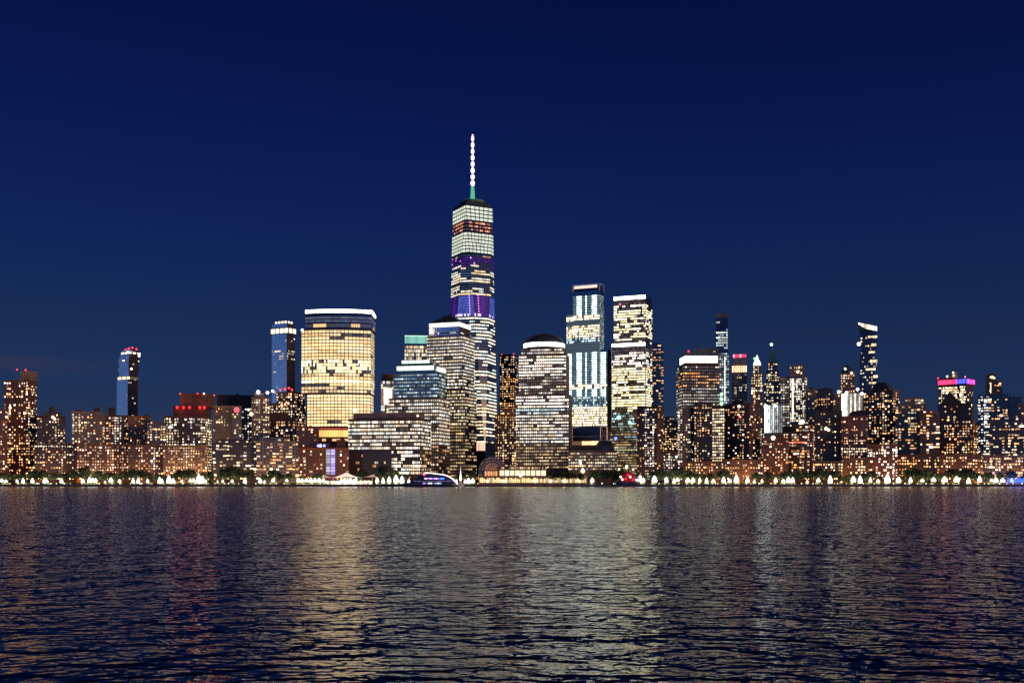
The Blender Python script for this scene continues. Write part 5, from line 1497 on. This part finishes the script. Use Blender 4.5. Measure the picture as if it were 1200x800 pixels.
d_ = 1262.0; cx = 506
Y = empty('yacht', (PX(cx, d_), d_, 0)); tag(Y, 'long dark dinner yacht with white swooping roof light and coloured deck lamps', 'boat')
loft_side('hull', [(470, 566.8), (480, 565.6), (500, 565.4), (537, 566.2)], [(470, 567.3), (477, 570.4), (537, 570.6)], 6, 'hull_dark', Y, cx, d_)
loft_side('lower_deck', [(480, 565), (488, 561), (500, 560.2), (532, 561.5), (535, 565.6)], [(480, 566.2), (535, 566.2)], 5.2, 'hull_dark', Y, cx, d_)
loft_side('upper_deck', [(488, 560), (494, 556), (503, 555), (522, 557), (529, 560.8)], [(488, 561.4), (530, 562)], 4.6, 'hull_dark', Y, cx, d_)
t = MB(); pl = [(498, 553.6), (504, 553.9), (512, 555.0), (520, 555.9), (526, 557.8), (531, 561.2), (534.5, 564.6), (536.5, 567)]
for s_ in (-1, 1):
    for (a, ya), (b_, yb) in zip(pl[:-1], pl[1:]):
        t.tube(((a - cx) * d_ / F, s_ * 4.9, PZ(ya, d_)), ((b_ - cx) * d_ / F, s_ * 4.9, PZ(yb, d_)), (.5 if a < 531 else .75), None, 6, (2.2, 2.15, 2.0))
t.build('roof_light_strip', 'lit_glass', Y)
t = MB(); t.poly([((496 - cx) * d_ / F, -4.4, PZ(554.4, d_)), ((530 - cx) * d_ / F, -4.4, PZ(560.4, d_)), ((530 - cx) * d_ / F, 4.4, PZ(560.4, d_)), ((496 - cx) * d_ / F, 4.4, PZ(554.4, d_))]); t.build('roof', 'white_paint', Y)
def lamp_row(name, x0, x1, y, cols, sy, n, h=1.1):
    t = MB()
    for k in range(n):
        xa = (x0 + (x1 - x0) * k / n - cx) * d_ / F; xb = (x0 + (x1 - x0) * (k + .7) / n - cx) * d_ / F
        t.poly([(xa, sy, PZ(y, d_) - h / 2), (xb, sy, PZ(y, d_) - h / 2), (xb, sy, PZ(y, d_) + h / 2), (xa, sy, PZ(y, d_) + h / 2)], RND.choice(cols))
    t.build(name, 'lit_glass', Y)
lamp_row('upper_deck_lamps', 498, 515, 560.6, [(1.8, .9, 2.6), (2.2, 1.6, 2.6), (1, .3, 2.2)], -5.0, 9, 1.7); lamp_row('blue_deck_lamps', 515.5, 521.5, 560.6, [(.15, .5, 5), (.3, .8, 6)], -5.1, 3, 1.8)
lamp_row('lower_deck_lamps', 496, 518, 566, [(1.8, 2, 1.8), (.2, 2.0, 1.2), (.9, .5, 2.0), (.15, .2, .3)], -6.2, 14, 1.5)
lamp_row('lower_deck_windows', 486, 530, 563.6, [(.12, .1, .22), (.05, .06, .12), (.25, .15, .35)], -5.35, 22)
inst('red_mast_light', BALL, Y, ((497.5 - cx) * d_ / F, -3, PZ(555.8, d_)), (1.7, 1.7, 1.9), 0, (6, .3, .9, 1))
inst('mast', MAST, Y, ((503 - cx) * d_ / F, 0, PZ(556, d_)), (.2, .2, 8)); inst('stern_light', BALL, Y, ((535 - cx) * d_ / F, -5, PZ(563.5, d_)), (1.3, 1.3, 1.3), 0, (5, 4.6, 4, 1))

d_ = 1290.0; cx = 539.5
S_ = empty('sailboat', (PX(cx, d_), d_, 0)); tag(S_, 'small sailboat with tall narrow white sail beside the yacht stern', 'boat')
loft_side('hull', [(535.5, 567.2), (544, 567.4)], [(535.5, 568.2), (537, 569.8), (543.5, 569.9)], 1.6, 'white_paint', S_, cx, d_)
t = MB(); z0, z1 = PZ(566.5, d_), PZ(545.5, d_); t.loft([[(-1.6, -.15, z0), (1.5, -.15, z0), (1.5, .15, z0), (-1.6, .15, z0)], [(-.5, -.25, (z0 + z1) / 2 - 3), (1.0, -.25, (z0 + z1) / 2 - 3), (1.0, .1, (z0 + z1) / 2 - 3), (-.5, .1, (z0 + z1) / 2 - 3)], [(.2, -.1, z1), (.5, -.1, z1), (.5, .1, z1), (.2, .1, z1)]]); t.build('sail', 'fabric_white', S_)
t = MB(); t.tube((.5, .2, z0 - 1), (.5, .2, z1 + 1), .16, .1); t.build('mast', 'metal_pale', S_)
li = bpy.data.lights.new('added_sail_spot', 'SPOT'); li.energy = 60000; li.color = (1, .93, .82); li.spot_size = radians(40); li.shadow_soft_size = .4  # added spot in front of the hull, brightens the sail
lo_ = bpy.data.objects.new('added_sail_spot', li); COL.objects.link(lo_); lo_.parent = S_; lo_.location = (0, -5, 2.5); lo_.rotation_euler = (radians(155), 0, 0)

d_ = 1288.0; cx = 726
D_ = empty('floating_dock', (PX(cx, d_), d_, 0)); tag(D_, 'long low dark floating dock moored under the red lit boat', 'dock')
t = MB(); t.box((671 - cx) * d_ / F, (781 - cx) * d_ / F, -4, 4, -.6, 1.7)
for k in range(23): x = (673 + k * 4.8 - cx) * d_ / F; t.box(x - .25, x + .25, -4.4, -4, -.4, 2.0)
t.build('deck', 'hull_dark', D_)
t = MB()
for k in range(12): x = (673 + k * 9.6 - cx) * d_ / F; t.tube((x, 3.5, -2), (x, 3.5, 4.2), .35)
t.build('mooring_posts', 'tank_wood', D_)
d_ = 1296.5; cx = 736
B_ = empty('moored_boat', (PX(cx, d_), d_, 0)); tag(B_, 'squat moored boat glowing red with white masthead lamps', 'boat')
loft_side('hull', [(722, 563.5), (734, 564.8), (750, 563.6)], [(722, 566), (726, 569.6), (748, 569.6)], 4, 'hull_dark', B_, cx, d_)
plain('red_paint', (.35, .02, .02), .5)
loft_side('cabin', [(726, 557), (733, 555.5), (745, 557)], [(726, 564.6), (746, 564.6)], 3.2, 'red_paint', B_, cx, d_)
loft_side('wheelhouse', [(730, 553), (736, 552), (741, 553)], [(730, 557.4), (741, 557.4)], 2.4, 'red_paint', B_, cx, d_)
inst('mast', MAST, B_, ((734 - cx) * d_ / F, 0, PZ(553, d_)), (.25, .25, 6)); inst('masthead_lamp', BALL, B_, ((734.3 - cx) * d_ / F, 0, PZ(546.8, d_)), (1.4, 1.4, 2.2), 0, (6, 4.6, 3, 1))
for x_, y_ in ((725.5, 549.5), (742, 549.8), (727, 558.5), (745.5, 562), (729, 561.5)): inst('deck_lamp', BALL, B_, ((x_ - cx) * d_ / F, -3.4 if y_ > 552 else 0, PZ(y_, d_)), (1.1, 1.1, 1.1), 0, (5, 3.8, 3, 1))
for x_ in (725.5, 742): inst('mast', MAST, B_, ((x_ - cx) * d_ / F, 0, PZ(557, d_)), (.18, .18, 8))
for x_, y_, r_ in ((735.5, 556.5, 1.5), (738.5, 557.5, 1.1), (733, 561, 1.4), (741, 562, 1.3), (748, 560, 1.0)): inst('red_lamp', BALL, B_, ((x_ - cx) * d_ / F, -3.6, PZ(y_, d_)), (r_, r_ * .6, r_), 0, (1.3, .02, .06, 1))
inst('deck_lamp', BALL, B_, ((738 - cx) * d_ / F, -5, PZ(558.6, d_)), (1.1, 1, 1), 0, (6, 4, 4, 1))
li = bpy.data.lights.new('red_glow', 'POINT'); li.energy = 260; li.color = (1, .02, .05); li.shadow_soft_size = 4
lo_ = bpy.data.objects.new('red_glow', li); COL.objects.link(lo_); lo_.parent = B_; lo_.location = (1, -6, 9)

# ------------------------------------------------------------------ sky, sun, camera
w = bpy.data.worlds.new('World'); SC.world = w; w.use_nodes = True
nt = w.node_tree; bg = nt.nodes['Background']
SUN_EL, SUN_ROT = radians(3), radians(128)          # the last western glow, behind the camera
sky = nt.nodes.new('ShaderNodeTexSky'); sky.sky_type = 'NISHITA'; sky.sun_disc = False
sky.sun_elevation = SUN_EL; sky.sun_rotation = SUN_ROT; sky.ozone_density = 6; sky.air_density = 1; sky.dust_density = 0
tc = nt.nodes.new('ShaderNodeTexCoord'); sp = nt.nodes.new('ShaderNodeSeparateXYZ'); nt.links.new(tc.outputs['Generated'], sp.inputs[0])
cr = nt.nodes.new('ShaderNodeValToRGB'); nt.links.new(sp.outputs[2], cr.inputs[0])
def lin(v): v /= 255; return v / 12.92 if v <= .04045 else ((v + .055) / 1.055) ** 2.4
NISH = {0: (.72, .87, .6), .067: (.34, 1.037, 1.404), .13: (.133, .967, 2.148), .22: (.064, .771, 2.249), .304: (.0463, .616, 2.017), .407: (.0367, .492, 1.725)}
WANT = {0: (38, 52, 74), .067: (34, 50, 79), .13: (27, 45, 82), .22: (15, 35, 87), .304: (9, 26, 80), .407: (5, 17, 67)}
stops = [(z, tuple(1.25 * lin(c) / n / .05 for c, n in zip(WANT[z], NISH[z]))) for z in NISH] + [(.56, (.40, .085, .20)), (1, (.3, .06, .10))]
els = cr.color_ramp.elements
els[0].position, els[0].color = stops[0][0], (*stops[0][1], 1); els[1].position, els[1].color = stops[-1][0], (*stops[-1][1], 1)
for p_, c_ in stops[1:-1]:
    e_ = els.new(p_); e_.color = (*c_, 1)
mx = nt.nodes.new('ShaderNodeMix'); mx.data_type = 'RGBA'; mx.blend_type = 'MULTIPLY'; mx.inputs[0].default_value = 1; mx.clamp_result = False
nt.links.new(sky.outputs[0], mx.inputs[6]); nt.links.new(cr.outputs[0], mx.inputs[7]); # the western horizon behind the camera still glows
mw = nt.nodes.new('ShaderNodeMapRange'); mw.inputs[1].default_value = .6; mw.inputs[2].default_value = -.4; mw.inputs[3].default_value = 0; mw.inputs[4].default_value = 1; nt.links.new(sp.outputs[1], mw.inputs[0])
mz = nt.nodes.new('ShaderNodeMapRange'); mz.inputs[1].default_value = .08; mz.inputs[2].default_value = .4; mz.inputs[3].default_value = 10; mz.inputs[4].default_value = 0; nt.links.new(sp.outputs[2], mz.inputs[0])
mg = nt.nodes.new('ShaderNodeMath'); mg.operation = 'MULTIPLY_ADD'; nt.links.new(mw.outputs[0], mg.inputs[0]); nt.links.new(mz.outputs[0], mg.inputs[1]); mxr = nt.nodes.new('ShaderNodeMapRange'); mxr.inputs[1].default_value = -.5; mxr.inputs[2].default_value = .5; mxr.inputs[3].default_value = .9; mxr.inputs[4].default_value = 1.25; nt.links.new(sp.outputs[0], mxr.inputs[0]); nt.links.new(mxr.outputs[0], mg.inputs[2])
m2 = nt.nodes.new('ShaderNodeVectorMath'); m2.operation = 'SCALE'; nt.links.new(mx.outputs[2], m2.inputs[0]); nt.links.new(mg.outputs[0], m2.inputs['Scale'])
# one thin cloud streak low in the north-east
vx = nt.nodes.new('ShaderNodeMapRange'); vx.interpolation_type = 'SMOOTHSTEP'; vx.inputs[1].default_value = -.30; vx.inputs[2].default_value = -.46; nt.links.new(sp.outputs[0], vx.inputs[0])
no = nt.nodes.new('ShaderNodeTexNoise'); mp = nt.nodes.new('ShaderNodeMapping'); mp.inputs['Scale'].default_value = (9, 9, 60); nt.links.new(tc.outputs['Generated'], mp.inputs[0]); nt.links.new(mp.outputs[0], no.inputs['Vector']); no.inputs['Detail'].default_value = 3
za = nt.nodes.new('ShaderNodeMath'); za.operation = 'MULTIPLY_ADD'; nt.links.new(no.outputs[0], za.inputs[0]); za.inputs[1].default_value = .012; nt.links.new(sp.outputs[2], za.inputs[2])
zb = nt.nodes.new('ShaderNodeMath'); zb.operation = 'SUBTRACT'; nt.links.new(za.outputs[0], zb.inputs[0]); zb.inputs[1].default_value = .1035
zc = nt.nodes.new('ShaderNodeMath'); zc.operation = 'ABSOLUTE'; nt.links.new(zb.outputs[0], zc.inputs[0])
zd = nt.nodes.new('ShaderNodeMapRange'); zd.interpolation_type = 'SMOOTHSTEP'; zd.inputs[1].default_value = .011; zd.inputs[2].default_value = 0; nt.links.new(zc.outputs[0], zd.inputs[0])
cf = nt.nodes.new('ShaderNodeMath'); cf.operation = 'MULTIPLY'; nt.links.new(vx.outputs[0], cf.inputs[0]); nt.links.new(zd.outputs[0], cf.inputs[1])
mc = nt.nodes.new('ShaderNodeMix'); mc.data_type = 'RGBA'; mc.blend_type = 'MULTIPLY'; mc.clamp_result = False; nt.links.new(cf.outputs[0], mc.inputs[0]); nt.links.new(m2.outputs[0], mc.inputs[6]); mc.inputs[7].default_value = (2.1, 1.12, .86, 1)
nt.links.new(mc.outputs[2], bg.inputs[0])
bg.inputs[1].default_value = .05   # night

sl_ = bpy.data.lights.new('sun', 'SUN'); sl_.energy = 1.25; sl_.angle = radians(14); sl_.color = (1, .53, .22)
so = bpy.data.objects.new('sun', sl_); COL.objects.link(so); so.rotation_euler = (radians(90) - SUN_EL, 0, radians(52))

cam = bpy.data.cameras.new('camera'); co = bpy.data.objects.new('camera', cam); COL.objects.link(co)
co.location = (0, 0, HC); co.rotation_euler = (radians(90), 0, 0)
cam.sensor_fit = 'HORIZONTAL'; cam.sensor_width = 36; cam.lens = 36 * F / 1200
cam.shift_y = (HY - 400) / 1200
cam.clip_start = .5; cam.clip_end = 20000
SC.camera = co

SC.view_settings.view_transform = 'Standard'; SC.view_settings.look = 'None'; SC.view_settings.exposure = 0; SC.view_settings.gamma = 1
cy_ = SC.cycles
cy_.max_bounces = 4; cy_.diffuse_bounces = 1; cy_.glossy_bounces = 3; cy_.transparent_max_bounces = 4
cy_.sample_clamp_indirect = 8; cy_.blur_glossy = .2; cy_.caustics_reflective = False
cy_.use_denoising = True; cy_.denoiser = 'OPENIMAGEDENOISE'; cy_.denoising_input_passes = 'RGB_ALBEDO_NORMAL'; cy_.use_adaptive_sampling = False
cy_.use_light_tree = True
SC.render.filter_size = 1.75
print('objects', len(SC.objects), 'windows', UNITW)
